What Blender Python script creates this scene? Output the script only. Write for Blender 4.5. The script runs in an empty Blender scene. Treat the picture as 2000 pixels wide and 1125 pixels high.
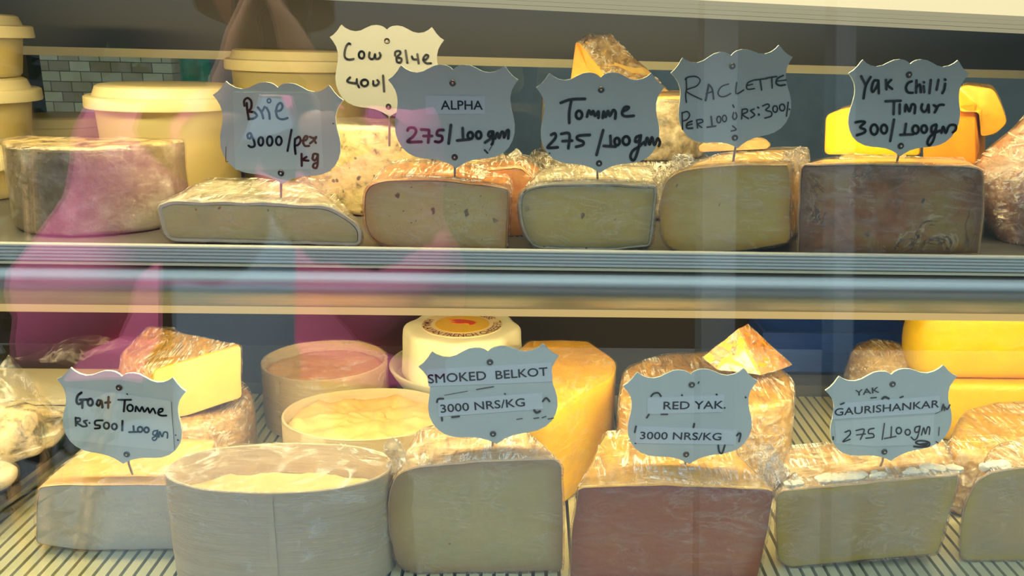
import bpy, bmesh, math, random
from mathutils import Vector, Matrix, noise
random.seed(7)
S = bpy.context.scene
COL = S.collection
R = math.radians

# ------------------------------------------------------------------ camera
W, H, FPX = 2000.0, 1125.0, 1700.0
CAM = Vector((0, 0, .371))
PITCH, YAW, ROLL = R(15.8), R(-3.0), .0256
PPX = 1120.0          # principal point (the photograph is a crop)
_rz = Matrix.Rotation(YAW, 3, 'Z')
FW = _rz @ Vector((0, math.cos(PITCH), -math.sin(PITCH)))
r0 = _rz @ Vector((1, 0, 0))
u0 = r0.cross(FW)
RT = math.cos(ROLL)*r0 + math.sin(ROLL)*u0
UP = -math.sin(ROLL)*r0 + math.cos(ROLL)*u0
cd = bpy.data.cameras.new('camera')
cd.sensor_width = 36.0
cd.lens = 36.0*FPX/W
cd.shift_x = (W/2-PPX)/W
cd.clip_start = .01
co = bpy.data.objects.new('camera', cd)
COL.objects.link(co)
m = Matrix((RT, UP, -FW)).transposed().to_4x4()
m.translation = CAM
co.matrix_world = m
S.camera = co

# ------------------------------------------------------------------ world, lights, exposure
S.view_settings.view_transform = 'Standard'
S.view_settings.look = 'None'
S.view_settings.gamma = 1.0
S.view_settings.exposure = 0.0
S.cycles.transparent_max_bounces = 40
S.cycles.max_bounces = 10
S.cycles.sample_clamp_indirect = 6.0
wd = bpy.data.worlds.new('daylight')
S.world = wd
wd.use_nodes = True
nt = wd.node_tree
for n in list(nt.nodes): nt.nodes.remove(n)
o_ = nt.nodes.new('ShaderNodeOutputWorld'); b_ = nt.nodes.new('ShaderNodeBackground')
tc_ = nt.nodes.new('ShaderNodeTexCoord'); sp_ = nt.nodes.new('ShaderNodeSeparateXYZ'); cr_ = nt.nodes.new('ShaderNodeValToRGB')
mr_ = nt.nodes.new('ShaderNodeMapRange')
mr_.inputs[1].default_value = -.5; mr_.inputs[2].default_value = 1.0
nt.links.new(tc_.outputs['Generated'], sp_.inputs[0]); nt.links.new(sp_.outputs['Z'], mr_.inputs[0])
nt.links.new(mr_.outputs[0], cr_.inputs[0]); nt.links.new(cr_.outputs[0], b_.inputs[0]); nt.links.new(b_.outputs[0], o_.inputs[0])
els = cr_.color_ramp.elements
els[0].position = .0; els[0].color = (.04, .045, .045, 1)
els[1].position = 1.0; els[1].color = (.86, 1.08, 1.16, 1)
for ps, cl in ((.33, (.035, .042, .042)), (.50, (.06, .085, .09)), (.62, (.42, .55, .60)), (.74, (.78, 1.0, 1.08))):
    e_ = els.new(ps); e_.color = (*cl, 1)
b_.inputs[1].default_value = 1.8

sl = bpy.data.lights.new('sun', 'SUN'); sl.energy = 14.0; sl.angle = R(2); sl.color = (1.0, .97, .92)
so = bpy.data.objects.new('sun', sl); COL.objects.link(so)
so.rotation_euler = Vector((-.27, .60, .75)).to_track_quat('Z', 'Y').to_euler()   # high on the left, over the street only

def area_light(name, loc, sx, sy, power, col, rot):
    l = bpy.data.lights.new(name, 'AREA'); l.shape = 'RECTANGLE'; l.size = sx; l.size_y = sy
    l.energy = power; l.color = col
    o = bpy.data.objects.new(name, l); COL.objects.link(o)
    o.location = loc; o.rotation_euler = rot
    return o
WARM = (1.0, .77, .34)
area_light('canopy_led_light', (0, .634, .3935), 1.4, .022, 4.4, WARM, (R(22), 0, 0))
area_light('shelf_led_light', (0, .606, .193), 1.4, .016, 4.1, WARM, (R(26), 0, 0))
area_light('back_room_fill', (.6, 1.9, 1.5), 1.2, .5, 4.0, (.95, 1.0, 1.0), (0, 0, 0))  # added fill for the room behind; no lamp is seen there

# ------------------------------------------------------------------ helpers
def ray(px, py):
    return (FW + RT*((px-PPX)/FPX) - UP*((py-H/2)/FPX))
def P(px, py, Y):
    d = ray(px, py); return CAM + d*(Y/d.y)
def PZ(px, py, z):
    d = ray(px, py); return CAM + d*((z-CAM.z)/d.z)
def proj(p):
    v = Vector(p)-CAM; zc = v.dot(FW)
    return (PPX+FPX*v.dot(RT)/zc, H/2-FPX*v.dot(UP)/zc)
def X(px, Y, z):
    x = (px-1089)/1700*Y
    for _ in range(6):
        a = proj((x, Y, z))[0]; b = proj((x+.001, Y, z))[0]
        x += (px-a)/(b-a)*.001
    return x
def Z(py, Y, px=1000):
    return P(px, py, Y).z

def lin(r, g, b):
    f = lambda c: (c/255/12.92) if c/255 <= .04045 else ((c/255+.055)/1.055)**2.4
    return (f(r), f(g), f(b))

WLOC = {}
def root(name, loc, label, cat, group=None):
    o = bpy.data.objects.new(name, None); COL.objects.link(o)
    o.location = loc; o.empty_display_size = .01
    o['label'] = label; o['category'] = cat
    if group: o['group'] = group
    WLOC[o] = Vector(loc)
    return o
def tag(o, label, cat, group=None, kind=None):
    o['label'] = label; o['category'] = cat
    if group: o['group'] = group
    if kind: o['kind'] = kind
    return o
def mesh(name, verts, faces, mat, parent=None, smooth=True, origin=None, mats=None, fmat=None):
    org = Vector(origin) if origin is not None else (WLOC[parent] if parent is not None else Vector((0, 0, 0)))
    me = bpy.data.meshes.new(name)
    me.from_pydata([tuple(Vector(v)-org) for v in verts], [], faces)
    me.validate()
    bm = bmesh.new(); bm.from_mesh(me)
    bmesh.ops.recalc_face_normals(bm, faces=bm.faces)
    bm.to_mesh(me); bm.free()
    for mm in (mats or [mat]): me.materials.append(mm)
    if fmat:
        for p_, k in zip(me.polygons, fmat): p_.material_index = k
    if smooth:
        for p_ in me.polygons: p_.use_smooth = True
        try: me.set_sharp_from_angle(angle=R(42))
        except Exception: pass
    o = bpy.data.objects.new(name, me); COL.objects.link(o)
    if parent is not None:
        o.parent = parent
        o.location = org-WLOC[parent]
    else:
        o.location = org
    WLOC[o] = org
    return o
def structure(name, verts, faces, mat, smooth=False):
    o = mesh(name, verts, faces, mat, smooth=smooth); o['kind'] = 'structure'; return o
class MB:
    def __init__(s): s.v = []; s.f = []
    def add(s, v, f):
        k = len(s.v); s.v += [Vector(a) for a in v]; s.f += [[i+k for i in q] for q in f]
    def box(s, x0, x1, y0, y1, z0, z1):
        s.add([(x0,y0,z0),(x1,y0,z0),(x1,y1,z0),(x0,y1,z0),(x0,y0,z1),(x1,y0,z1),(x1,y1,z1),(x0,y1,z1)],
              [(0,3,2,1),(4,5,6,7),(0,1,5,4),(1,2,6,5),(2,3,7,6),(3,0,4,7)])
    def rings(s, rs, cap0=3, cap1=3, closed=True):
        n = len(rs[0]); k = len(s.v)
        for r in rs: s.v += [Vector(a) for a in r]
        for i in range(len(rs)-1):
            for j in range(n if closed else n-1):
                a = k+i*n+j; b = k+i*n+(j+1) % n
                s.f.append([a, b, b+n, a+n])
        for which, cp in ((0, cap0), (len(rs)-1, cap1)):
            if not cp: continue
            base = [k+which*n+j for j in range(n)]
            c = sum((Vector(a) for a in rs[which]), Vector())/n
            for q in range(1, cp+1):
                t = 1-q/(cp+1)
                nb = len(s.v)
                s.v += [c+(Vector(a)-c)*t for a in rs[which]]
                cur = [nb+j for j in range(n)]
                for j in range(n): s.f.append([base[j], base[(j+1) % n], cur[(j+1) % n], cur[j]])
                base = cur
            s.v.append(c); ci = len(s.v)-1
            for j in range(n): s.f.append([base[j], base[(j+1) % n], ci])
    def tube(s, pts, r, n=8, caps=True):
        pts = [Vector(p) for p in pts]; rs = []
        for i, p in enumerate(pts):
            d = (pts[min(i+1, len(pts)-1)]-pts[max(i-1, 0)]).normalized()
            a = d.orthogonal().normalized() if i == 0 else (pa-d*pa.dot(d)).normalized()
            pa = a; b = d.cross(a)
            rr = r[i] if isinstance(r, (list, tuple)) else r
            rs.append([p+(a*math.cos(2*math.pi*j/n)+b*math.sin(2*math.pi*j/n))*rr for j in range(n)])
        s.rings(rs, 1 if caps else 0, 1 if caps else 0)
    def jitter(s, amp, freq, seed=0):
        off = Vector((seed*3.1, seed*1.7, seed*.9))
        for i, v in enumerate(s.v):
            s.v[i] = v+noise.noise_vector(v*freq+off)*amp
        return s
    def build(s, name, mat, parent=None, smooth=True, origin=None):
        return mesh(name, s.v, s.f, mat, parent, smooth, origin)

def round_poly(pts, r, n=5):
    out = []; N = len(pts); pts = [Vector(p) for p in pts]
    for i in range(N):
        a, b, c = pts[i-1], pts[i], pts[(i+1) % N]
        rr = r[i] if isinstance(r, (list, tuple)) else r
        d1 = min(rr, .48*(a-b).length); d2 = min(rr, .48*(c-b).length)
        p = b+(a-b).normalized()*d1; q = b+(c-b).normalized()*d2
        for k in range(n+1):
            t = k/n; out.append(p*(1-t)**2+b*2*t*(1-t)+q*t*t)
    return out
def resample(pts, N):
    L = [0]; n = len(pts)
    for i in range(n): L.append(L[-1]+(pts[(i+1) % n]-pts[i]).length)
    out = []; j = 0
    for k in range(N):
        s = L[-1]*k/N
        while L[j+1] < s: j += 1
        t = (s-L[j])/max(1e-9, L[j+1]-L[j])
        out.append(pts[j].lerp(pts[(j+1) % n], t))
    return out
def spline(pts, k=5):
    pts = [Vector(p) for p in pts]
    if len(pts) < 3: return pts
    out = []
    for i in range(len(pts)-1):
        p0 = pts[max(i-1, 0)]; p1 = pts[i]; p2 = pts[i+1]; p3 = pts[min(i+2, len(pts)-1)]
        for j in range(k):
            t = j/k
            out.append(.5*((2*p1)+(p2-p0)*t+(2*p0-5*p1+4*p2-p3)*t*t+(3*p1-p0-3*p2+p3)*t**3))
    out.append(pts[-1]); return out

# ------------------------------------------------------------------ materials
def new_mat(name):
    mt = bpy.data.materials.new(name); mt.use_nodes = True
    nt = mt.node_tree
    for n in list(nt.nodes): nt.nodes.remove(n)
    out = nt.nodes.new('ShaderNodeOutputMaterial')
    return mt, nt, out
def coords(nt, scale, kind='Object'):
    tc = nt.nodes.new('ShaderNodeTexCoord'); mp = nt.nodes.new('ShaderNodeMapping')
    if not isinstance(scale, (tuple, list)): scale = (scale,)*3
    mp.inputs['Scale'].default_value = scale
    nt.links.new(tc.outputs[kind], mp.inputs[0]); return mp.outputs[0]
def tex_noise(nt, vec, detail=4, rough=.6, dist=0, scale=1):
    n = nt.nodes.new('ShaderNodeTexNoise'); n.inputs['Scale'].default_value = scale
    n.inputs['Detail'].default_value = detail; n.inputs['Roughness'].default_value = rough; n.inputs['Distortion'].default_value = dist
    nt.links.new(vec, n.inputs['Vector']); return n.outputs['Fac']
def ramp(nt, fac, stops):
    r = nt.nodes.new('ShaderNodeValToRGB'); e = r.color_ramp.elements
    e[0].position, e[0].color = stops[0][0], (*stops[0][1], 1)
    e[1].position, e[1].color = stops[-1][0], (*stops[-1][1], 1)
    for p, c in stops[1:-1]:
        q = e.new(p); q.color = (*c, 1)
    nt.links.new(fac, r.inputs[0]); return r.outputs[0]
def mixc(nt, fac, a, b):
    m_ = nt.nodes.new('ShaderNodeMix'); m_.data_type = 'RGBA'
    for sock, v in ((m_.inputs[0], fac), (m_.inputs[6], a), (m_.inputs[7], b)):
        if hasattr(v, 'links') or isinstance(v, bpy.types.NodeSocket): nt.links.new(v, sock)
        else: sock.default_value = v if isinstance(v, (int, float)) else (*v, 1)
    return m_.outputs[2]
def bump(nt, h, strength, dist):
    b = nt.nodes.new('ShaderNodeBump'); b.inputs['Strength'].default_value = strength; b.inputs['Distance'].default_value = dist
    nt.links.new(h, b.inputs['Height']); return b.outputs[0]
def solid(name, c1, c2=None, scale=60, rough=.5, sss=0, sssr=None, bmp=0, bscale=None, metal=0, coat=0, spots=None, spot_scale=60, spot_size=.12, stops=None, stretch=None, transl=0, clear=0, spec=.5, spots2=None, veins=(), rim=None):
    mt, nt, out = new_mat(name)
    p = nt.nodes.new('ShaderNodeBsdfPrincipled')
    p.inputs['Roughness'].default_value = rough; p.inputs['Metallic'].default_value = metal
    p.inputs['Specular IOR Level'].default_value = spec
    c2 = c2 or c1
    sc = scale if stretch is None else tuple(scale*q for q in stretch)
    v = coords(nt, sc)
    f = tex_noise(nt, v, 5, .62, .4)
    col = ramp(nt, f, stops or [(.32, c1), (.68, c2)])
    for spt, ss, sz in ([(spots, spot_scale, spot_size)] if spots else [])+(spots2 or []):
        v2 = coords(nt, ss)
        n2 = tex_noise(nt, coords(nt, ss*1.3), 2)
        vm = nt.nodes.new('ShaderNodeVectorMath'); vm.operation = 'MULTIPLY_ADD'
        nt.links.new(n2, vm.inputs[0]); vm.inputs[1].default_value = (.9, .9, .9); nt.links.new(v2, vm.inputs[2])
        vo = nt.nodes.new('ShaderNodeTexVoronoi'); vo.inputs['Scale'].default_value = 1
        nt.links.new(vm.outputs[0], vo.inputs['Vector'])
        k = ramp(nt, vo.outputs['Distance'], [(sz*.75, (1, 1, 1)), (sz, (0, 0, 0))])
        sel = ramp(nt, tex_noise(nt, coords(nt, ss*.35), 1), [(.42, (0, 0, 0)), (.48, (1, 1, 1))])
        mm = nt.nodes.new('ShaderNodeMath'); mm.operation = 'MULTIPLY'
        nt.links.new(k, mm.inputs[0]); nt.links.new(sel, mm.inputs[1])
        col = mixc(nt, mm.outputs[0], col, spt)
    for vc, vs, vw in veins:
        h = tex_noise(nt, coords(nt, vs), 4, .6, 1.5)
        k = ramp(nt, h, [(.5-vw, (0, 0, 0)), (.5-vw*.3, (.85,)*3), (.5+vw*.3, (.85,)*3), (.5+vw, (0, 0, 0))])
        sel = ramp(nt, tex_noise(nt, coords(nt, vs*.9), 1), [(.5, (0, 0, 0)), (.6, (1, 1, 1))])
        mm = nt.nodes.new('ShaderNodeMath'); mm.operation = 'MULTIPLY'; nt.links.new(k, mm.inputs[0]); nt.links.new(sel, mm.inputs[1])
        col = mixc(nt, mm.outputs[0], col, vc)
    if rim:
        at = nt.nodes.new('ShaderNodeAttribute'); at.attribute_name = 'rim'
        col = mixc(nt, at.outputs['Fac'], col, rim)
    nt.links.new(col, p.inputs['Base Color'])
    if sss:
        p.inputs['Subsurface Weight'].default_value = sss
        p.inputs['Subsurface Radius'].default_value = sssr or (1, .6, .25)
        p.inputs['Subsurface Scale'].default_value = .02
    if coat:
        p.inputs['Coat Weight'].default_value = coat; p.inputs['Coat Roughness'].default_value = .08
    if bmp:
        bs = bscale or scale*2
        nt.links.new(bump(nt, tex_noise(nt, coords(nt, bs if stretch is None else tuple(bs*q for q in stretch)), 6, .65, .5), bmp, .002), p.inputs['Normal'])
    sh = p.outputs[0]
    if transl:
        tr = nt.nodes.new('ShaderNodeBsdfTranslucent'); nt.links.new(col, tr.inputs[0])
        mx = nt.nodes.new('ShaderNodeMixShader'); mx.inputs[0].default_value = transl
        nt.links.new(sh, mx.inputs[1]); nt.links.new(tr.outputs[0], mx.inputs[2]); sh = mx.outputs[0]
    if clear:
        tr = nt.nodes.new('ShaderNodeBsdfTransparent')
        mx = nt.nodes.new('ShaderNodeMixShader'); mx.inputs[0].default_value = clear
        nt.links.new(sh, mx.inputs[1]); nt.links.new(tr.outputs[0], mx.inputs[2]); sh = mx.outputs[0]
    nt.links.new(sh, out.inputs[0])
    return mt
def film_mat(name, scale=(60, 60, 200), fac=.16, haze=.05, tint=(1, .98, .95), rough=.12, strength=.9, seed=0):
    """clear wrap: mostly see-through, with a wrinkled glossy skin"""
    mt, nt, out = new_mat(name)
    tr = nt.nodes.new('ShaderNodeBsdfTransparent'); tr.inputs[0].default_value = (*tint, 1)
    gl = nt.nodes.new('ShaderNodeBsdfGlossy'); gl.inputs['Roughness'].default_value = rough
    df = nt.nodes.new('ShaderNodeBsdfDiffuse'); df.inputs[0].default_value = (.9, .9, .88, 1)
    v = coords(nt, scale)
    h1 = tex_noise(nt, v, 6, .7, 1.2)
    h2 = tex_noise(nt, coords(nt, tuple(q*.33 for q in (scale[1], scale[2], scale[0]))), 4, .6, 1.5)
    ad = nt.nodes.new('ShaderNodeMath'); ad.operation = 'ADD'; nt.links.new(h1, ad.inputs[0]); nt.links.new(h2, ad.inputs[1])
    nrm = bump(nt, ad.outputs[0], strength, .0045)
    nt.links.new(nrm, gl.inputs['Normal'])
    msk = ramp(nt, h1, [(.35, (fac*.35,)*3), (.7, (fac*1.8,)*3)])
    m1 = nt.nodes.new('ShaderNodeMixShader'); nt.links.new(msk, m1.inputs[0])
    nt.links.new(tr.outputs[0], m1.inputs[1]); nt.links.new(gl.outputs[0], m1.inputs[2])
    m2 = nt.nodes.new('ShaderNodeMixShader')
    h3 = tex_noise(nt, coords(nt, (scale[0]*.55, scale[1]*.16, scale[2]*.55)), 3, .55, 2.2)
    cr = ramp(nt, h3, [(.455, (0, 0, 0)), (.492, (1, 1, 1)), (.508, (1, 1, 1)), (.545, (0, 0, 0))])
    am = ramp(nt, h2, [(.42, (haze*.3,)*3), (.66, (min(1, haze*13),)*3)])
    hm = nt.nodes.new('ShaderNodeMath'); hm.operation = 'MULTIPLY_ADD'; nt.links.new(cr, hm.inputs[0]); nt.links.new(am, hm.inputs[1]); hm.inputs[2].default_value = haze*.35
    hz = hm.outputs[0]
    nt.links.new(hz, m2.inputs[0]); nt.links.new(m1.outputs[0], m2.inputs[1]); nt.links.new(df.outputs[0], m2.inputs[2])
    nt.links.new(m2.outputs[0], out.inputs[0])
    return mt
def glass_mat(name, ior=1.5, tint=(.97, .99, .985)):
    mt, nt, out = new_mat(name)
    tr = nt.nodes.new('ShaderNodeBsdfTransparent'); tr.inputs[0].default_value = (*tint, 1)
    gl = nt.nodes.new('ShaderNodeBsdfGlossy'); gl.inputs['Roughness'].default_value = 0.0
    mxs = nt.nodes.new('ShaderNodeMixShader')
    lw = nt.nodes.new('ShaderNodeLayerWeight'); lw.inputs['Blend'].default_value = .5
    f0 = ((ior-1)/(ior+1))**2
    pw = nt.nodes.new('ShaderNodeMath'); pw.operation = 'POWER'; nt.links.new(lw.outputs['Facing'], pw.inputs[0]); pw.inputs[1].default_value = 5
    ml = nt.nodes.new('ShaderNodeMath'); ml.operation = 'MULTIPLY_ADD'; nt.links.new(pw.outputs[0], ml.inputs[0]); ml.inputs[1].default_value = 1-f0; ml.inputs[2].default_value = f0
    nt.links.new(ml.outputs[0], mxs.inputs[0]); nt.links.new(tr.outputs[0], mxs.inputs[1]); nt.links.new(gl.outputs[0], mxs.inputs[2])
    nt.links.new(mxs.outputs[0], out.inputs[0])
    return mt
def emit(name, col, s):
    mt, nt, out = new_mat(name)
    e = nt.nodes.new('ShaderNodeEmission'); e.inputs[0].default_value = (*col, 1); e.inputs[1].default_value = s
    nt.links.new(e.outputs[0], out.inputs[0]); return mt
def brick_mat(name, c1, c2, mortar, scale):
    mt, nt, out = new_mat(name)
    p = nt.nodes.new('ShaderNodeBsdfPrincipled'); p.inputs['Roughness'].default_value = .9
    tc = nt.nodes.new('ShaderNodeTexCoord'); mp = nt.nodes.new('ShaderNodeMapping'); mp.inputs['Rotation'].default_value = (R(90), 0, 0)
    nt.links.new(tc.outputs['Object'], mp.inputs[0])
    b = nt.nodes.new('ShaderNodeTexBrick'); b.inputs['Scale'].default_value = scale
    b.inputs['Color1'].default_value = (*c1, 1); b.inputs['Color2'].default_value = (*c2, 1); b.inputs['Mortar'].default_value = (*mortar, 1)
    b.inputs['Mortar Size'].default_value = .012
    nt.links.new(mp.outputs[0], b.inputs['Vector'])
    n = tex_noise(nt, coords(nt, 6), 3)
    c = mixc(nt, ramp(nt, n, [(.45, (0, 0, 0)), (.6, (.8, .8, .8))]), b.outputs['Color'], (c1[0]*.5, c1[1]*.33, c1[2]*.22))
    nt.links.new(c, p.inputs['Base Color']); nt.links.new(p.outputs[0], out.inputs[0]); return mt

# palette of materials
M = {}
M['paste_alpha'] = solid('paste_ivory', (.72,.58,.24), (.64,.50,.19), 25, .45, sss=.5, bmp=.12, bscale=300, spots=(.22,.12,.05), spot_scale=70, spot_size=.19, spots2=[((.12,.07,.03), 150, .10)], rim=(.70,.36,.10))
M['paste_tomme'] = solid('paste_straw', (0.705,0.568,0.189), (0.619,0.490,0.155), 22, .45, sss=.5, bmp=.12, bscale=300, spots=(.24,.15,.05), spot_scale=75, spot_size=.19, rim=(.46,.36,.13))
M['paste_raclette'] = solid('paste_butter', (0.706,0.529,0.151), (0.638,0.487,0.134), 16, .4, sss=.6, bmp=.06, bscale=300, spots=(.3,.16,.05), spot_scale=55, spot_size=.07, rim=(.70,.36,.05))
M['paste_chilli'] = solid('paste_marbled', (.36,.11,.055), (.55,.30,.15), 22, .4, sss=.3, bmp=.2, bscale=140, stops=[(.30,(.15,.075,.016)),(.42,(.36,.125,.034)),(.55,(.40,.22,.055)),(.7,(.33,.28,.07))], spots=(.03,.018,.016), spot_scale=60, spot_size=.13, spots2=[((.5,.06,.02),90,.08)], veins=[((.60,.46,.26),30,.035),((.03,.02,.015),34,.03)], rim=(.20,.08,.03))
M['paste_brie'] = solid('paste_brie', (0.704,0.598,0.299), (0.616,0.528,0.264), 40, .45, sss=.4, bmp=.2, bscale=250, spots=(.3,.22,.12), spot_scale=90, spot_size=.1)
M['paste_smoked'] = solid('paste_smoked', (.60,.51,.27), (.50,.45,.22), 14, .33, sss=.6, bmp=.05, bscale=200, spots=(.2,.1,.05), spot_scale=40, spot_size=.05, rim=(.48,.29,.13))
M['paste_red'] = solid('paste_red_brown', (0.432,0.094,0.022), (0.475,0.158,0.050), 13, .35, sss=.35, bmp=.1, bscale=200, spots=(.25,.05,.03), spot_scale=70, spot_size=.07, rim=(.32,.06,.02))
M['paste_gauri'] = solid('paste_olive', (.50,.39,.21), (.41,.34,.19), 12, .33, sss=.65, sssr=(1,.7,.1), bmp=.05, bscale=200, rim=(.62,.42,.06))
M['paste_goat'] = solid('paste_goat', (.62,.60,.52), (.55,.54,.47), 16, .5, sss=.3, bmp=.15, bscale=300, spots=(.35,.3,.22), spot_scale=80, spot_size=.06)
M['paste_yellow'] = solid('paste_yellow', (.96,.66,.012), (.92,.56,.008), 14, .38, sss=.5, sssr=(1,.6,.1), bmp=.08, bscale=120, spec=.25)
M['paste_pale'] = solid('paste_pale_yellow', (.80,.62,.25), (.76,.54,.18), 14, .4, sss=.5, bmp=.08, bscale=160, spots=(.5,.34,.08), spot_scale=60, spot_size=.08)
M['paste_orange'] = solid('paste_orange', (.92,.36,.008), (.84,.27,.006), 30, .4, sss=.5, sssr=(1,.5,.1), bmp=.15, bscale=160, spots=(.3,.08,.01), spot_scale=60, spot_size=.08)
M['rind_orange'] = solid('rind_orange', (.60,.20,.02), (.76,.36,.06), 60, .4, bmp=.5, bscale=160, coat=.6)
M['rind_grey'] = solid('rind_grey', (.40,.36,.26), (.62,.55,.38), 90, .6, bmp=.6, bscale=220, coat=.4, spots=(.10,.09,.06), spot_scale=140, spot_size=.22)
M['rind_straw'] = solid('rind_straw', (.78,.54,.18), (.68,.40,.10), 45, .4, bmp=.4, bscale=150, coat=.6)
M['rind_brown'] = solid('rind_brown', (.42,.22,.09), (.60,.38,.16), 60, .5, bmp=.5, bscale=180, coat=.4)
M['rind_white'] = solid('rind_white', (.74,.70,.58), (.60,.56,.44), 80, .65, bmp=.5, bscale=200, coat=.5)
M['rind_smoked'] = solid('rind_smoked', (.70,.42,.18), (.78,.56,.28), 40, .35, bmp=.4, bscale=140, coat=.8)
M['rind_gold'] = solid('rind_gold', (.84,.50,.03), (.74,.38,.02), 50, .35, bmp=.45, bscale=140, coat=.8)
M['rind_gauri'] = solid('rind_tan', (.70,.48,.22), (.52,.32,.14), 60, .4, bmp=.5, bscale=170, coat=.8)
M['rind_peach'] = solid('rind_peach', (.80,.50,.22), (.72,.42,.16), 40, .4, bmp=.3, bscale=150, coat=.6)
M['crust_white'] = solid('crust_white_mould', (.92,.88,.76), (.80,.70,.50), 220, .7, bmp=.6, bscale=400)
M['rind_old'] = solid('rind_grey_brown', (.26,.20,.11), (.52,.46,.33), 34, .6, bmp=.5, bscale=160, coat=.5, stops=[(.3,(.13,.095,.05)),(.5,(.24,.19,.11)),(.66,(.46,.43,.36))])
M['rind_old_top'] = solid('rind_dark_top', (.20,.13,.06), (.75,.60,.30), 70, .45, bmp=.6, bscale=200, coat=.7, stops=[(.4,(.14,.09,.05)),(.6,(.70,.55,.28))])
M['blue_mould'] = solid('blue_mould', (.62,.50,.26), (.72,.60,.34), 100, .55, sss=.15, bmp=.5, bscale=260, stops=[(.34,(.12,.13,.06)),(.42,(.50,.42,.20)),(.52,(.66,.54,.28)),(.7,(.74,.62,.36))], spots=(.10,.12,.06), spot_scale=120, spot_size=.22)
M['mottled'] = solid('mottled_dark_rind', (.16,.14,.10), (.50,.42,.28), 80, .6, bmp=.6, bscale=220, coat=.5, stops=[(.36,(.10,.085,.06)),(.5,(.30,.24,.15)),(.66,(.56,.50,.38))])
M['ham'] = solid('cured_pink', (.46,.18,.12), (.62,.36,.26), 18, .4, bmp=.3, bscale=100, coat=.5)
M['mould_chunk'] = solid('mould_chunk', (.82,.70,.44), (.40,.32,.20), 60, .7, bmp=.8, bscale=130, stops=[(.38,(.14,.12,.09)),(.5,(.60,.48,.28)),(.64,(.86,.76,.52))])
M['wood'] = solid('spruce_band', (.48,.39,.25), (.58,.49,.33), 14, .6, bmp=.3, bscale=60, stretch=(.6,.6,9), spots=(.36,.26,.15), spot_scale=50, spot_size=.05)
M['box_cheese'] = solid('box_cheese', (.80,.54,.27), (.72,.44,.18), 40, .5, sss=.3, bmp=.5, bscale=60)
M['tub'] = solid('cream_plastic', (.86,.78,.47), (.82,.73,.42), 20, .35, transl=.4, clear=.3)
M['tub_lid'] = solid('lid_plastic', (.88,.80,.52), None, 20, .25, transl=.3)
M['curd'] = solid('curd', (.72,.58,.16), (.64,.50,.12), 50, .5, sss=.3, bmp=.2)
M['white_wrap'] = solid('white_paper_wrap', (.88,.84,.66), (.92,.88,.72), 30, .6, bmp=.35, bscale=70, sss=.1)
M['label_paper'] = solid('label_paper', (.88,.70,.45), None, 30, .5)
M['label_gold'] = solid('label_gold', (.82,.46,.03), (.88,.56,.05), 60, .4)
M['label_red'] = solid('label_red', (.62,.04,.01), (.75,.12,.02), 80, .5)
M['maroon_ink'] = solid('maroon_ink', (.12,.02,.015), None, 30, .6)
M['white_plastic'] = solid('white_plastic', (.78,.76,.62), None, 30, .3, transl=.15)
M['carton'] = solid('cream_board', (.80,.72,.50), (.84,.76,.55), 12, .6)
M['black_tray'] = solid('black_tray', (.014,.016,.02), None, 30, .18, coat=.5)
M['blue_crate'] = solid('blue_plastic', (.008,.045,.30), (.01,.06,.36), 30, .35)
M['sign'] = solid('sign_plastic', (.54,.63,.625), (.51,.60,.595), 12, .28, spec=.4)
M['sign_dimmed'] = solid('sign_plastic_dimmed', (.25,.265,.285), None, 12, .28, transl=.12)  # same plastic as the other signs, colour darkened to offset direct LED light
M['paper'] = solid('label_strip', (.60,.69,.76), None, 30, .5)
M['paper_grey'] = solid('old_paper', (.61,.71,.71), (.57,.67,.67), 20, .5)
M['ink'] = solid('marker_ink', (.008,.009,.012), None, 30, .45)
M['ink_thin'] = solid('pen_ink', (.05,.035,.03), None, 30, .5)
M['ink_teal'] = solid('faded_ink', (.03,.09,.11), None, 30, .5)
M['print'] = solid('printed_ink', (.012,.012,.03), None, 30, .5)
M['rivet'] = solid('rivet_metal', (.07,.06,.05), None, 30, .3, metal=1)
M['rivet_core'] = solid('rivet_core', (.9,.85,.72), None, 30, .2, metal=1)
M['ledge'] = solid('rear_ledge', (.10,.10,.095), None, 10, .5)
M['steel'] = solid('steel_wire', (.35,.34,.33), None, 30, .3, metal=1)
M['alu'] = solid('brushed_aluminium', (.44,.45,.45), (.34,.35,.35), 6, .34, metal=1, bmp=.06, bscale=20, stretch=(.05,14,14))
M['rail'] = solid('grey_rail', (.50,.54,.54), (.45,.49,.49), 10, .45, stretch=(.1,8,8))
M['slat'] = solid('slat_plastic', (.50,.49,.31), (.44,.44,.28), 12, .45)
M['case_grey'] = solid('case_grey', (.30,.31,.30), None, 10, .4)
M['case_dark'] = solid('case_dark', (.020,.018,.015), None, 10, .4)
M['case_brown'] = solid('case_brown', (.026,.020,.016), (.018,.014,.012), 5, .45)
M['cream_metal'] = solid('cream_metal', (.70,.66,.48), None, 10, .4)
M['shelf_dark'] = solid('shelf_steel', (.09,.09,.09), None, 10, .45)
M['shelf_white'] = solid('shelf_underside', (.55,.54,.48), None, 10, .5)
M['diffuser'] = emit('led_diffuser', (1.0,.83,.46), 1.15)
M['lip'] = emit('led_lip', (1.0,.68,.26), .72)
M['lens'] = emit('rail_painted_glow', (1.0,.86,.5), .42)  # not a lens: LED light on the canopy rail, painted as emission
M['glass'] = glass_mat('case_glass', 1.78)
M['glass_back'] = glass_mat('rear_glass', 1.4, (.8,.84,.82))
M['film'] = film_mat('cling_film', (70,160,60), .16, .045)
M['film_front'] = film_mat('cling_film_smooth', (35,60,90), .10, .012, strength=.5)
M['film_gold'] = film_mat('cling_film_wrinkled', (120,40,120), .40, .06, strength=1.0, rough=.16)
M['film_tight'] = film_mat('cling_film_tight', (40,60,90), .05, .004, strength=.4)
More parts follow.
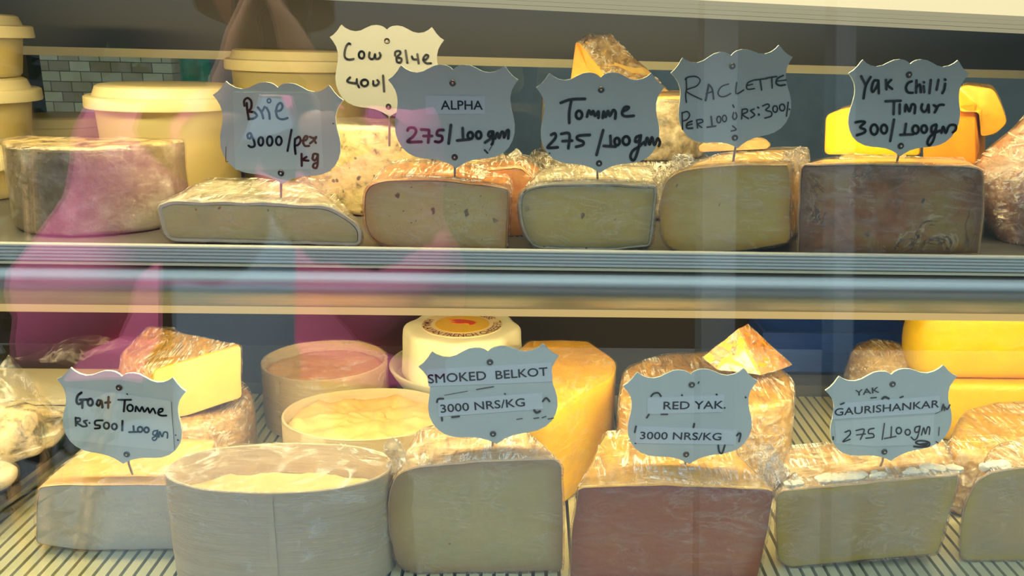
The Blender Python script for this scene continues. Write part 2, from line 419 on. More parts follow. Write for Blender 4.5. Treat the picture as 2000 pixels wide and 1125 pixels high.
M['amber'] = solid('amber_rind', (.78,.38,.02), (.66,.28,.012), 50, .35, bmp=.45, bscale=140, coat=.8)
M['film_knot'] = film_mat('cling_film_bunched', (160,160,160), .35, .14, strength=1.0, rough=.2)
M['film_clear'] = film_mat('cling_film_sheet', (25,90,60), .10, .03, strength=.8, rough=.1)
M['brick'] = brick_mat('pale_brick', (.62,.50,.30), (.30,.19,.10), (.10,.08,.05), 13)
M['wall'] = solid('dim_plaster', (.30,.31,.29), (.13,.125,.115), 1.5, .9)
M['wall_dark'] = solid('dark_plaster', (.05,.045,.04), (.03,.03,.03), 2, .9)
M['floor'] = solid('stone_floor', (.065,.078,.085), (.05,.06,.066), 3, .8)
M['pink'] = solid('pink_cloth', (.66,.13,.30), (.52,.09,.22), 14, .8, bmp=.3, bscale=30)
M['skin'] = solid('skin', (.50,.28,.18), None, 20, .5, sss=.1)
M['hair'] = solid('hair', (.015,.012,.01), None, 60, .5)
M['trouser'] = solid('pale_blue_cloth', (.12,.20,.28), (.09,.16,.23), 10, .8)
M['phone'] = solid('phone_black', (.01,.01,.012), None, 10, .15)
M['post_white'] = solid('painted_post', (.09,.12,.14), None, 3, .5)
M['leaf'] = solid('leaf_green', (.02,.07,.035), (.05,.12,.07), 9, .6)
M['teal'] = solid('teal_cloth', (.02,.22,.16), (.10,.30,.14), 5, .8)
M['white_cloth'] = solid('pale_cloth', (.45,.60,.62), None, 5, .8)

# ------------------------------------------------------------------ room shell
def quad(a, b, c, d): return [a, b, c, d], [(0, 1, 2, 3)]
def wallbox(name, x0, x1, y0, y1, z0, z1, mat):
    b = MB(); b.box(x0, x1, y0, y1, z0, z1); o = b.build(name, mat, smooth=False); o['kind'] = 'structure'; return o
wallbox('floor', -14, 14, -16.0, 2.6, -.93, -.88, M['floor'])
wallbox('wall_back', -3, 3, 2.55, 2.65, -.88, 1.8, M['wall'])
wallbox('wall_left', -3.1, -3, .2, 2.6, -.88, 1.8, M['wall_dark'])
wallbox('wall_right', 3, 3.1, .2, 2.6, -.88, 1.8, M['wall_dark'])
wallbox('ceiling', -3.1, 3.1, 1.6, 2.65, 1.8, 1.86, M['wall_dark'])

# ------------------------------------------------------------------ the display case
SH = .2257            # top of the upper shelf
CX = .78              # half width
YB = 1.0              # rear doors
case = root('display_case', (0, .7, -.88), 'long refrigerated glass display case with two lit shelves of cheese', 'display case')
b = MB(); b.box(-CX, CX, .42, YB+.05, -.88, -.02); b.build('cabinet_base', M['case_grey'], case, False)
# slatted deck
b = MB(); b.box(-CX, CX, .43, YB, -.02, -.006); b.build('deck_pan', M['case_dark'], case, False)
b = MB()
n = 0; x = -CX+.006
while x < CX-.006:
    b.box(x, x+.0068, .455, .88, -.006, 0); x += .0094
b.build('slat_grille', M['slat'], case, False)
b = MB(); b.box(-CX, CX, .882, YB, -.006, .012); b.build('rear_ledge', M['ledge'], case, False)
# rear wall of the lower bay, rear doors above
b = MB(); b.box(-CX, CX, YB, YB+.02, .0, SH-.012); b.build('lower_rear_panel', M['case_brown'], case, False)
b = MB(); b.box(-CX, CX, YB-.005, YB+.03, .352, .4355); b.build('rear_top_rail', M['case_dark'], case, False)
b = MB(); b.box(-CX, CX, YB-.008, YB+.0, .343, .352); b.build('rear_rail_trim', M['cream_metal'], case, False)
xr = X(66, YB, .30)
for xx in (-CX, xr-.011, .42):
    b = MB(); b.box(xx, xx+.012, YB-.006, YB+.02, SH+.001, .343); b.build('rear_door_stile', M['case_dark'], case, False)
b = MB(); b.box(-CX, CX, YB+.004, YB+.009, SH+.001, .343); b.build('rear_glass', M['glass_back'], case, False)
# upper shelf
b = MB(); b.box(-CX, CX, .5905, YB-.02, SH-.006, SH); b.build('upper_shelf', M['shelf_dark'], case, False)
b = MB(); b.box(-CX, CX, .6, YB-.02, SH-.012, SH-.0065); b.build('shelf_underside', M['shelf_white'], case, False)
def extrude_x(prof, x0, x1):
    bb = MB(); n = len(prof)
    bb.v = [Vector((x0, y, z)) for y, z in prof]+[Vector((x1, y, z)) for y, z in prof]
    bb.f = [[i, (i+1) % n, n+(i+1) % n, n+i] for i in range(n)]+[list(range(n)), list(range(n, 2*n))]
    return bb
# ribbed price rail
zt, zb = .2318, .2200
prof = [(.590, zt), (.5855, zt)]
for k in range(5):
    za = zt-(zt-zb)*k/5; zc = zt-(zt-zb)*(k+1)/5
    prof += [(.5845, za-.0003), (.5841, (za+zc)/2), (.5845, zc+.0006), (.5853, zc+.0002)]
prof += [(.590, zb)]
extrude_x(prof, -CX, CX).build('price_rail', M['rail'], case, False)
b = MB(); b.box(-CX, CX, .5826, .5850, zb-.0016, zb-.0001); b.build('rail_edge', M['cream_metal'], case, False)
# curved fascia under the rail
prof = []
for k in range(25):
    t = k/24
    prof.append((.5880-.0085*math.sin(math.pi*(t**.85))**1.0, .2182+(.1885-.2182)*t))
prof += [(.592, .1885), (.592, .2182)]
extrude_x(prof, -CX, CX).build('shelf_fascia', M['alu'], case, True)
extrude_x([(.5870, .1884), (.5866, .1842), (.5875, .1832), (.596, .1832), (.597, .1884)], -CX, CX).build('shelf_light_lens', M['lip'], case, False)
b = MB(); b.box(-CX, CX, .598, .618, .1985, .206); b.build('shelf_light_housing', M['shelf_white'], case, False)
# canopy
yl = .622
b = MB(); b.box(-CX, CX, .50, YB+.03, .436, .47); b.build('canopy', M['case_dark'], case, False)
b = MB(); b.box(-CX, CX, yl, yl+.026, .3945, .4115)
for v in b.v: v.z += -.020*(v.x-.36)
b.build('canopy_light_diffuser', M['diffuser'], case, False)
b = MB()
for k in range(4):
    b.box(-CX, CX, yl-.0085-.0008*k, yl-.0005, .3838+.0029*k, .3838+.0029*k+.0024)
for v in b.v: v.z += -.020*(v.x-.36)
b.build('canopy_glow_rail', M['lens'], case, False)  # rail glows by itself, standing in for LED light falling on it
b = MB(); b.box(-CX, CX, yl+.064, YB-.01, .431, .4355); b.build('canopy_lining', M['case_brown'], case, False)
# front pane, leaning back, with a top and a bottom rail
TG = R(8)
GY0, GZ0, GZ1 = .446, -.01, .435
def gl(y_off, z): return GY0+math.tan(TG)*(z-GZ0)+y_off
b = MB()
b.add([(-CX, gl(0, GZ0), GZ0), (CX, gl(0, GZ0), GZ0), (CX, gl(0, GZ1), GZ1), (-CX, gl(0, GZ1), GZ1),
       (-CX, gl(.006, GZ0), GZ0), (CX, gl(.006, GZ0), GZ0), (CX, gl(.006, GZ1), GZ1), (-CX, gl(.006, GZ1), GZ1)],
      [(0,1,2,3),(4,7,6,5),(0,4,5,1),(1,5,6,2),(2,6,7,3),(3,7,4,0)])
b.build('front_glass', M['glass'], case, False)
for sx in (-1, 1):
    b = MB(); b.box(min(sx*CX, sx*(CX+.012)), max(sx*CX, sx*(CX+.012)), .44, YB+.05, -.02, .47); b.build('end_panel', M['case_dark'], case, False)

# ------------------------------------------------------------------ builders for the goods
def inset2(pts, d, ax):
    """inset a closed ring inside its own plane; ax = the plane's normal axis (0,1,2)"""
    i, j = [k for k in range(3) if k != ax]
    n = len(pts); A = sum(pts[k][i]*pts[(k+1) % n][j]-pts[(k+1) % n][i]*pts[k][j] for k in range(n))
    sg = 1 if A > 0 else -1
    out = []
    for k in range(n):
        a, c = pts[k-1], pts[(k+1) % n]
        tx, ty = c[i]-a[i], c[j]-a[j]; L = math.hypot(tx, ty) or 1
        p = Vector(pts[k]); p[i] += -ty/L*d*sg; p[j] += tx/L*d*sg
        out.append(p)
    return out
def wedge(name, label, cat, front, Yf, Yb, back, paste, rind, film=None, zfloor=0.0, r=8, rind_t=.0018, dz=(0, 0), bulge=.0, jit=.0007, group=None, N=88, film_front='film_front', rind_label=None, ease=1.0):
    """a cut piece: outline of the cut face at Yf, swept to the back at Yb (back = pixel x of its rear top corners)"""
    pts = [P(px, py, Yf) for px, py in front]
    for p in pts: p.z = max(p.z, zfloor+.0006)
    rr = [q*Yf*1.05/FPX for q in r] if isinstance(r, (list, tuple)) else r*Yf*1.05/FPX
    ring = resample(round_poly(pts, rr), N)
    x0 = min(p.x for p in ring); x1 = max(p.x for p in ring); z0 = min(p.z for p in ring); z1 = max(p.z for p in ring)
    zb1 = z1+dz[1]; zb0 = max(z0+dz[0], zfloor+.0006)
    bx0 = X(back[0], Yb, zb1); bx1 = X(back[1], Yb, zb1)
    def at(pts, t, off=0, yoff=0):
        out = []
        s = t**ease
        for p in pts:
            u = (p.x-x0)/(x1-x0); w = (p.z-z0)/(z1-z0)
            xb = bx0+u*(bx1-bx0); zb = zb0+w*(zb1-zb0)
            q = Vector((p.x+(xb-p.x)*s, Yf+(Yb-Yf)*t+yoff, p.z+(zb-p.z)*t))
            if bulge: q.x += bulge*math.sin(math.pi*t)*(1 if u > .5 else -1)
            out.append(q)
        return inset2(out, off, 1) if off else out
    rt = root(name, (sum(p.x for p in ring)/N, (Yf+Yb)/2, zfloor), label, cat, group)
    D = Yb-Yf; TS = [.0, .012, .06, .15, .28, .42, .56, .7, .84, .95, 1.0]
    b = MB()
    rs = [at(ring, 0, rind_t, .0006), at(ring, 0, .0008, 0)]+[at(ring, t, (.004 if t == 1 else .001 if t == .95 else 0)) for t in TS[1:]]
    b.rings(rs, 0, 3); b.jitter(jit, 60)
    for v in b.v: v.z = max(v.z, zfloor+.0003)
    o = b.build('rind', rind, rt)
    if rind_label: o['label'] = rind_label
    b = MB()
    rs = [at(ring, 0, rind_t+.0003, -.0001), at(ring, .05, rind_t+.0006), at(ring, .5, .004), at(ring, .93, .006)]
    b.rings(rs, 4, 1); b.jitter(jit*.5, 60)
    for v in b.v: v.z = max(v.z, zfloor+.0006)
    po = b.build('paste', paste, rt)
    at_ = po.data.attributes.new('rim', 'FLOAT', 'POINT')
    vals = [1.0]*(4*N)+[.12]*N+[0.0]*(3*N+1)
    vals += [0.0]*(len(po.data.vertices)-len(vals))
    at_.data.foreach_set('value', vals[:len(po.data.vertices)])
    if film:
        b = MB()
        rs = [at(ring, 0, .0004, -.0014), at(ring, 0, -.0010, -.0004)]+[at(ring, t, -.0013+(.003 if t == 1 else 0), .0008 if t == 1 else 0) for t in TS[1:]]
        b.rings(rs, 2, 2); b.jitter(jit, 60); b.jitter(.0006, 160, 3)
        for v in b.v: v.z = max(v.z, zfloor+.0002)
        fm = []
        n = N; nside = (len(rs)-1)*N
        fm = [1]*N + [0]*(nside-N) + [1]*(3*N) + [0]*(3*N)
        mesh('cling_film', b.v, b.f, None, rt, mats=[film, M[film_front]], fmat=fm[:len(b.f)])
    return rt
def prism_rings(fp, z0, z1, rt=.003, rb=.003, bulge=0, N=96, steps=6):
    ring = resample([Vector((x, y, 0)) for x, y in fp], N)
    def at(z, ins):
        q = inset2(ring, ins, 2) if ins else [Vector(p) for p in ring]
        for p in q: p.z = z
        return q
    rs = []
    for k in range(4):
        a = k/4*math.pi/2; rs.append(at(z0+rb*(1-math.sin(a)), rb*(1-math.cos(a))) if False else at(z0+rb*(1-math.cos(a)), rb*(1-math.sin(a))))
    for k in range(steps+1):
        t = k/steps; rs.append(at(z0+rb+(z1-rt-z0-rb)*t, -bulge*math.sin(math.pi*t)))
    for k in range(1, 5):
        a = k/4*math.pi/2; rs.append(at(z1-rt*(1-math.sin(a)), rt*(1-math.cos(a))))
    return rs
def circle_fp(cx, cy, rx, ry=None, a0=0, a1=360, n=72):
    ry = ry or rx
    return [(cx+rx*math.cos(R(a0+(a1-a0)*k/n)), cy+ry*math.sin(R(a0+(a1-a0)*k/n))) for k in range(n if a1-a0 == 360 else n+1)]
def lump(name, label, cat, fp, z0, z1, mat, part='body', rt=.004, rb=.003, bulge=0, jit=.001, jf=40, film=None, topmat=None, group=None, steps=6, N=96, seed=0, film_off=.0012, top_part='top_rind', tilt=None):
    """a whole or cut wheel standing on z0 from its footprint"""
    c = (sum(p[0] for p in fp)/len(fp), sum(p[1] for p in fp)/len(fp), z0)
    rt_ = root(name, c, label, cat, group)
    rs = prism_rings(fp, z0+.0004, z1, rt, rb, bulge, N, steps)
    def fin(b, zmin):
        for v in b.v: v.z = max(v.z, zmin)
        if tilt:
            pv, mt_ = tilt
            for i, v in enumerate(b.v): b.v[i] = mt_ @ (v-pv)+pv
        return b
    b = MB(); b.rings(rs, 2, 5); b.jitter(jit, jf, seed); fin(b, z0+.0003)
    b.build(part, mat, rt_)
    if topmat:
        b = MB(); rr = [[Vector(p)+Vector((0, 0, .0004)) for p in q] for q in rs[-4:]]
        b.rings(rr, 0, 5); b.jitter(jit, jf, seed); fin(b, z0); b.build(top_part, topmat, rt_)
    if film:
        rr = [inset2(q, -film_off, 2) for q in rs]
        for q in rr[-3:]:
            for p in q: p.z += film_off
        for q in rr[:2]:
            for p in q: p.z = max(p.z, z0+.0002)
        b = MB(); b.rings(rr, 1, 5); b.jitter(jit, jf, seed); b.jitter(.0007, 150, 5); fin(b, z0+.0002); b.build('cling_film', film, rt_)
    return rt_
def knot(parent, pts, r, name='film_knot'):
    """a bunched, twisted end of wrap"""
    b = MB(); q = spline(pts, 5)
    n = 14; rs = []
    for i, p in enumerate(q):
        t = i/(len(q)-1)
        rr = r*(1-.65*t+.35*t*t*t)
        d = (q[min(i+1, len(q)-1)]-q[max(i-1, 0)]).normalized(); a = d.orthogonal().normalized(); c = d.cross(a)
        rs.append([p+(a*math.cos(2*math.pi*j/n+t*2)+c*math.sin(2*math.pi*j/n+t*2))*rr*(1+.32*(j % 2)+.12*math.sin(j*2.3+i)) for j in range(n)])
    b.rings(rs, 1, 1); b.jitter(r*.18, 120, 2)
    return b.build(name, M['film_knot'], parent)
def tub(label, cx, cy, rad, z0, h, group=None, lid_over=.010, fill=.62, ry=None):
    rt = root('plastic_tub', (cx, cy, z0), label, 'tub', group)
    ry = ry or rad
    q = ry/rad
    def ringc(r, z, n=64): return [Vector((cx+r*math.cos(2*math.pi*k/n), cy+r*q*math.sin(2*math.pi*k/n), z)) for k in range(n)]
    zl = z0+h
    b = MB(); b.rings([ringc(rad*.90, z0+.0005), ringc(rad*.93, z0+.003), ringc(rad, zl-.010), ringc(rad+.002, zl-.009)], 2, 0); b.build('tub_body', M['tub'], rt)
    if fill:
        zf = z0+h*fill
        b = MB(); b.rings([ringc(rad*.9-.003, z0+.003), ringc(rad*.965-.002, zf-.003), ringc(rad*.95-.006, zf)], 1, 4); b.jitter(.0022, 55, cx*9)
        b.build('contents', M['curd'], rt)
    ro = rad+lid_over
    b = MB()
    b.rings([ringc(rad+.0028, zl-.013), ringc(ro, zl-.0135), ringc(ro+.0006, zl-.012), ringc(ro, zl-.004), ringc(ro-.002, zl-.003), ringc(rad+.001, zl-.0032),
             ringc(rad-.002, zl+.0045), ringc(rad-.005, zl+.006)], 0, 3)
    b.build('tub_lid', M['tub_lid'], rt)
    return rt

# ================================================================== goods, upper shelf
zS = SH
gx = lambda px, Y, z: X(px, Y, z)
# tubs
zz = zS+.0008
for k, (lab, yy) in enumerate((('cream plastic tub at far left, bottom of the stack', 340), ('cream plastic tub at far left, middle of the stack', 208), ('cream plastic tub at far left, topmost of the stack', 76))):
    h_ = P(40, yy, .745).z-zz+.0135
    tub(lab, X(47, .80, .3)-.062, .80, .062, zz, h_, 'stacked cream tubs', .0085, .6)
    zz += h_+.0066
tub('wide cream tub half full of curd behind the Brie sign', gx(327, .80, .30), .805, (X(478, .80, .31)-X(177, .80, .31))/2-.0075, zS+.0005, .094, None, .0075, .58)
tub('tall bright cream tub at the back behind the Brie and Cow Blue signs', gx(588, .91, .33), .91, (X(716, .92, .33)-X(462, .92, .33))/2, zS+.0005, .1245, None, .006, .8)
tub('low cream tub behind the grey-brown half wheel', gx(128, .93, .27), .925, .046, zS+.0005, .054, None, .006, .5)
# grey-brown half wheel
cx = (X(361, .70, .29)+X(31, .70, .29))/2
fp = circle_fp(cx, .700, (X(361, .70, .29)-X(31, .70, .29))/2, .070, 180, 360, 60)
lump('half_round_cheese', 'tall grey-brown half wheel with mottled rind at left of the upper shelf', 'cheese', fp, zS+.0003, P(133, 290, .632).z, M['rind_old'], 'rind', .003, .004, 0, .0009, 50, M['film_front'], M['rind_old_top'])
# brie
br = wedge('cheese_wedge', 'flat pale wedge under wrinkled film below the Brie sign', 'cheese',
      [(306, 402), (330, 391), (520, 394), (645, 402), (690, 428), (708, 450), (706, 480), (690, 490), (330, 472), (316, 455)], .612, .70, (395, 640),
      M['paste_brie'], M['rind_white'], M['film_gold'], zS, [6, 8, 20, 20, 20, 14, 10, 10, 14, 14], .003, (0, .002), jit=.0011)
# tented wrap rising at the back of the brie
b = MB()
a0 = P(470, 372, .672); a1 = P(700, 430, .63); t0 = P(590, 345, .71); t1 = P(635, 352, .715)
rows = []
for i in range(9):
    u = i/8; row = []
    for j in range(9):
        w = j/8
        p = a0.lerp(a1, u).lerp(t0.lerp(t1, u), w)
        p.z -= .004*math.sin(math.pi*w)*(1-u*.5)
        row.append(p)
    rows.append(row)
b.rings(rows, 0, 0, closed=False)
b.jitter(.0016, 90, 2); o = b.build('cling_film_tent', M['film_gold'], br)
# blue cheese
cx = gx(722, .76, .28)
fp = circle_fp(cx, .765, .0525, .042)
lump('blue_cheese', 'upright mould-specked blue cheese behind the Alpha wedge', 'cheese', fp, zS+.0003, .3005, M['blue_mould'], 'paste', .006, .004, 0, .0012, 60, M['film_front'], M['rind_white'])
# alpha
wedge('cheese_wedge', 'ivory wedge with orange rind below the Alpha sign', 'cheese',
      [(712, 372), (728, 356), (762, 349), (880, 352), (992, 366), (996, 380), (991, 488), (870, 489), (760, 485), (725, 470), (708, 430)], .61, .685, (740, 1000),
      M['paste_alpha'], M['rind_orange'], M['film_gold'], zS, [14, 14, 20, 20, 4, 4, 5, 30, 30, 30, 40], .0011, (0, .003))
# orange piece standing between
wedge('cheese_piece', 'orange-rinded wrapped piece between the Alpha and Tomme wedges', 'cheese',
      [(950, 331), (1015, 326), (1042, 345), (1030, 420), (1022, 486), (985, 490), (960, 480)], .655, .70, (930, 1060),
      M['rind_orange'], M['rind_orange'], M['film_gold'], zS, 10, .001)
# a flat piece with a film ear behind alpha
o = wedge('cheese_piece', 'flat golden wrapped piece behind the Alpha sign stem', 'cheese',
      [(846, 322), (905, 312), (1030, 318), (1050, 345), (1040, 420), (860, 430)], .71, .76, (850, 1050),
      M['rind_straw'], M['rind_straw'], M['film_gold'], zS, 10, .001)
knot(o, [P(985, 330, .715), P(998, 312, .712), P(1014, 296, .71)], .0045, 'film_ear')
# tomme
wedge('cheese_wedge', 'straw coloured wedge with thin grey rind below the Tomme sign', 'cheese',
      [(1014, 380), (1030, 365), (1070, 359), (1170, 357), (1282, 362), (1284, 380), (1272, 482), (1200, 491), (1120, 493), (1040, 487), (1020, 455), (1012, 410)], .61, .685, (1050, 1268),
      M['paste_tomme'], M['rind_grey'], M['film_gold'], zS, [14, 14, 20, 30, 4, 8, 10, 30, 30, 20, 30, 30], .0022, (0, .004))
# two stacked grey wheels behind the Tomme sign with a wedge on top
cx = gx(1222, .79, .28)
lump('round_cheese', 'dark grey rinded wheel, lower of the two behind the Tomme wedge', 'cheese', circle_fp(cx-.004, .79, .082, .07), zS+.0003, .2745, M['mottled'], 'rind', .006, .006, .002, .001, 50, M['film_gold'])
lump('round_cheese', 'dark mottled wheel behind the Tomme and Raclette signs, upper of two', 'cheese', circle_fp(cx-.002, .79, .074, .064), .2755, .329, M['mottled'], 'rind', .004, .004, .001, .001, 50, M['film_front'], M['rind_straw'])
# orange wedge on top: cut face to the left, long wrapped back to the right
def P3(px, py, Y): return P(px, py, Y)
def poly_block(name, label, cat, front, back, paste, rind, film, zmin, fmats=None, group=None, r=6, jit=.0006, N=72, cap=0):
    """block between two traced outlines, each at its own distance [(px,py,Y)..]"""
    f = [P(*q) for q in front]; k = [P(*q) for q in back]
    dz = zmin-min(p.z for p in f+k)
    if dz > 0:
        for p in f+k: p.z = max(p.z, zmin+.0004)
    rr = r*.75/FPX
    f = resample_lin(f, rr, N); k = resample_lin(k, rr, N)
    c = sum(f+k, Vector())/(2*N)
    rt = root(name, (c.x, c.y, zmin), label, cat, group)
    def L(t, s=1.0):
        out = [f[i].lerp(k[i], t) for i in range(N)]; cc = sum(out, Vector())/N
        return [cc+(p-cc)*s for p in out]
    b = MB(); b.rings([L(0, .972), L(.015, .992), L(.05)]+[L(t) for t in (.2, .4, .6, .8, .95)]+[L(.985, .992), L(1, .97)], 0, 4); b.jitter(jit, 60)
    for v in b.v: v.z = max(v.z, zmin+.0003)
    b.build('rind', rind, rt)
    b = MB(); b.rings([L(-.004, .968), L(.05, .97), L(.5, .93), L(.94, .9)], 4, 1); b.jitter(jit*.6, 60)
    for v in b.v: v.z = max(v.z, zmin+.0006)
    b.build('paste', paste, rt)
    if film:
        b = MB(); b.rings([L(.0, 1.004), L(.01, 1.014)]+[L(t, 1.018) for t in (.2, .4, .6, .8)]+[L(1.005, 1.012), L(1.02, .985)], cap, 3); b.jitter(jit, 60); b.jitter(.0007, 150, 4)
        for v in b.v: v.z = max(v.z, zmin+.0002)
        b.build('cling_film', film, rt)
    return rt
def resample_lin(pts, rr, N):
    n = len(pts); out = []
    per = N//n; ex = N-per*n
    for i in range(n):
        m_ = per+(1 if i < ex else 0)
        a, b_, c = pts[i-1], pts[i], pts[(i+1) % n]
        p = b_+(a-b_).normalized()*min(rr, .45*(a-b_).length); q = b_+(c-b_).normalized()*min(rr, .45*(c-b_).length)
        nxt = c+(b_-c).normalized()*min(rr, .45*(c-b_).length)
        h = max(3, m_//3)
        for k in range(h):
            t = k/h; out.append(p*(1-t)**2+b_*2*t*(1-t)+q*t*t)
        for k in range(m_-h):
            t = k/(m_-h); out.append(q.lerp(nxt, t))
    return out
poly_block('cheese_wedge', 'orange wedge with wrinkled wrap standing highest, behind the Tomme sign', 'cheese',
           [(1124, 82, .765), (1132, 84, .76), (1186, 152, .745), (1190, 194, .745), (1110, 192, .758)],
           [(1146, 67, .80), (1192, 67, .80), (1308, 186, .80), (1309, 193, .80), (1150, 192, .81)],
           M['paste_orange'], M['rind_straw'], M['film_gold'], .3297, r=5)
# raclette
rac = wedge('cheese_wedge', 'butter coloured wedge with plain pale face below the Raclette sign', 'cheese',
      [(1291, 372), (1303, 345), (1345, 328), (1430, 321), (1540, 320), (1543, 335), (1541, 474), (1480, 487), (1400, 495), (1318, 494), (1292, 470), (1287, 420)], .608, .70, (1372, 1592),
      M['paste_raclette'], M['rind_straw'], M['film_gold'], zS, [20, 24, 30, 30, 5, 4, 5, 30, 30, 30, 20, 40], .0005, (0, .0015))
knot(rac, [P(1345, 322, .625), P(1330, 316, .622), P(1318, 319, .62)], .006, 'film_knot')
knot(rac, [P(1545, 318, .618), P(1556, 310, .62), P(1570, 300, .622)], .0075, 'film_knot')
poly_block('cheese_piece', 'small golden wrapped piece lying on the Raclette wedge', 'cheese',
           [(1365, 284, .676), (1440, 278, .676), (1490, 272, .676), (1505, 280, .676), (1500, 291, .676), (1365, 297, .676)],
           [(1375, 274, .715), (1440, 270, .715), (1488, 268, .715), (1500, 275, .715), (1496, 286, .715), (1375, 290, .715)],
           M['rind_brown'], M['rind_straw'], M['film_gold'], .2885, r=6)
# yak chilli
wedge('cheese_wedge', 'large brown marbled block below the Yak Chilli Timur sign', 'cheese',
      [(1564, 321), (1700, 319), (1890, 323), (1922, 331), (1924, 400), (1913, 499), (1740, 503), (1556, 500), (1557, 440)], .606, .642, (1618, 1915),
      M['paste_chilli'], M['rind_brown'], M['film_front'], zS, [8, 20, 12, 12, 20, 5, 20, 6, 20], .0015)
# the wheel behind it, carrying slabs and blocks
lump('round_cheese', 'low straw wheel behind the marbled block carrying smaller pieces', 'cheese',
     [(gx(1625, .652, .27), .652), (gx(1890, .652, .27), .652), (gx(1885, .78, .27), .78), (gx(1630, .78, .27), .78)], zS+.0003, .2772, M['rind_straw'], 'rind', .005, .005, .001, .0008, 40, M['film_gold'])
def slab(label, x0, x1, y0, y1, z0, z1, Y0, Y1, mat, film, group=None, name='cheese_slab'):
    fp = [(X(x0, Y0, z1), Y0), (X(x1, Y0, z1), Y0), (X(y1, Y1, z1), Y1), (X(y0, Y1, z1), Y1)]
    return lump(name, label, 'cheese', fp, z0, z1, mat, 'rind', .002, .002, 0, .0006, 60, film, group=group, N=64)
slab('thin crusty slab under the Yak Chilli Timur sign, left of its stem', 1640, 1768, 1648, 1768, .2776, .2898, .655, .684, M['rind_brown'], M['film_gold'], 'thin slabs behind the marbled block')
slab('thin crusty slab under the Yak Chilli Timur sign, right of its stem', 1772, 1888, 1772, 1880, .2776, .2885, .655, .684, M['rind_brown'], M['film_gold'], 'thin slabs behind the marbled block')
poly_block('cheese_wedge', 'bright yellow wedge at left behind the Yak Chilli Timur sign', 'cheese',
           [(1612, 225, .692), (1650, 211, .692), (1790, 207, .692), (1800, 305, .692), (1608, 303, .692)],
           [(1640, 212, .75), (1670, 202, .75), (1785, 200, .75), (1790, 280, .75), (1640, 280, .75)],
           M['paste_yellow'], M['rind_gold'], M['film_tight'], .2776, r=10)
poly_block('cheese_block', 'orange block at right behind the Yak Chilli Timur sign', 'cheese',
           [(1802, 216, .688), (1905, 203, .688), (1907, 321, .688), (1802, 322, .688)],
           [(1815, 205, .75), (1925, 198, .75), (1925, 300, .75), (1815, 300, .75)],
           M['paste_orange'], M['paste_orange'], M['film_front'], .2776, r=4)
poly_block('cheese_piece', 'golden wrapped piece slumped over the orange block by the sign edge', 'cheese',
           [(1870, 172, .70), (1886, 165, .70), (1942, 173, .70), (1955, 200, .70), (1969, 240, .70), (1945, 262, .70), (1915, 268, .70), (1912, 218, .684), (1872, 218, .684)],
           [(1880, 166, .74), (1890, 160, .74), (1940, 166, .74), (1955, 195, .74), (1965, 232, .74), (1945, 250, .74), (1925, 256, .74), (1922, 196, .74), (1882, 196, .74)],
           M['rind_gold'], M['rind_gold'], M['film_gold'], .2780, r=10)
# cured meat at the right edge
hx = gx(2043, .66, .26)
b = MB(); rs = []
for i in range(17):
    t = i/16; z = zS+.0005+.118*t
    rr = .051*math.sin(math.pi*min(1, .16+.60*t+.2*t*t))**.8*(1-.80*max(0, t-.45)/.55)
    rs.append([Vector((hx+rr*math.cos(2*math.pi*k/40)-.006*t, .668+.85*rr*math.sin(2*math.pi*k/40), z)) for k in range(40)])
ham = root('cured_meat', (hx, .668, zS), 'plump pink cured meat tied in wrap at the right end', 'cured meat')
b.rings(rs, 3, 2); b.jitter(.003, 30, 4)
for v in b.v: v.z = max(v.z, zS+.0006)
b.build('meat', M['ham'], ham)
b2 = MB(); b2.rings([[p+(p-Vector((hx, .668, p.z))).normalized()*.002 for p in q] for q in rs], 0, 0); b2.jitter(.003, 30, 4); b2.jitter(.001, 140, 2)
for v in b2.v: v.z = max(v.z, zS+.0003)
b2.build('cling_film', M['film_gold'], ham)
knot(ham, [Vector((hx-.006, .668, zS+.115)), Vector((hx-.008, .667, zS+.13)), Vector((hx-.013, .664, zS+.142))], .008)

# ================================================================== goods, lower shelf
# black tray at the left with mouldy cheese under film
tray = root('serving_tray', (-.60, .68, 0), 'black glossy tray at lower left with raised rim', 'tray')
xa, xb = X(-4, .605, .025), X(152, .707, .025)
def rrect(x0, x1, y0, y1, r, n=8):
    out = []
    for (cx, cy, a) in ((x1-r, y1-r, 0), (x0+r, y1-r, 90), (x0+r, y0+r, 180), (x1-r, y0+r, 270)):
        for k in range(n+1): out.append((cx+r*math.cos(R(a+90*k/n)), cy+r*math.sin(R(a+90*k/n))))
    return out
b = MB()
def rr_ring(d, z): return [Vector((x+(y-.605)*(xb-xa)/.102, y, z)) for x, y in rrect(xa-.36+d, xa-d, .585+d, .775-d, max(.004, .03-d))]
b.rings([rr_ring(.012, .0004), rr_ring(.004, .014), rr_ring(0, .022), rr_ring(.001, .025), rr_ring(.006, .0255), rr_ring(.009, .022), rr_ring(.014, .006)], 2, 2)
b.build('tray_body', M['black_tray'], tray)
cxx = X(-38, .675, .05)
lump('cheese_piece', 'mouldy brown and white chunk on the black tray at lower left', 'cheese', circle_fp(cxx, .685, .042, .032), .0265, .066, M['mould_chunk'], 'rind', .012, .006, .001, .003, 45, None)
lump('cheese_piece', 'low pale mouldy piece lying at the rim of the black tray', 'cheese', circle_fp(X(62, .715, .03), .712, .028, .034), .0265, .042, M['mould_chunk'], 'rind', .006, .004, 0, .003, 45, M['film_clear'], seed=2)
lump('cheese_piece', 'flat pale disc of cheese at the front of the black tray', 'cheese', circle_fp(X(-62, .63, .03), .632, .034, .026), .0265, .037, M['rind_white'], 'rind', .004, .004, 0, .002, 45, M['film_clear'], seed=4)
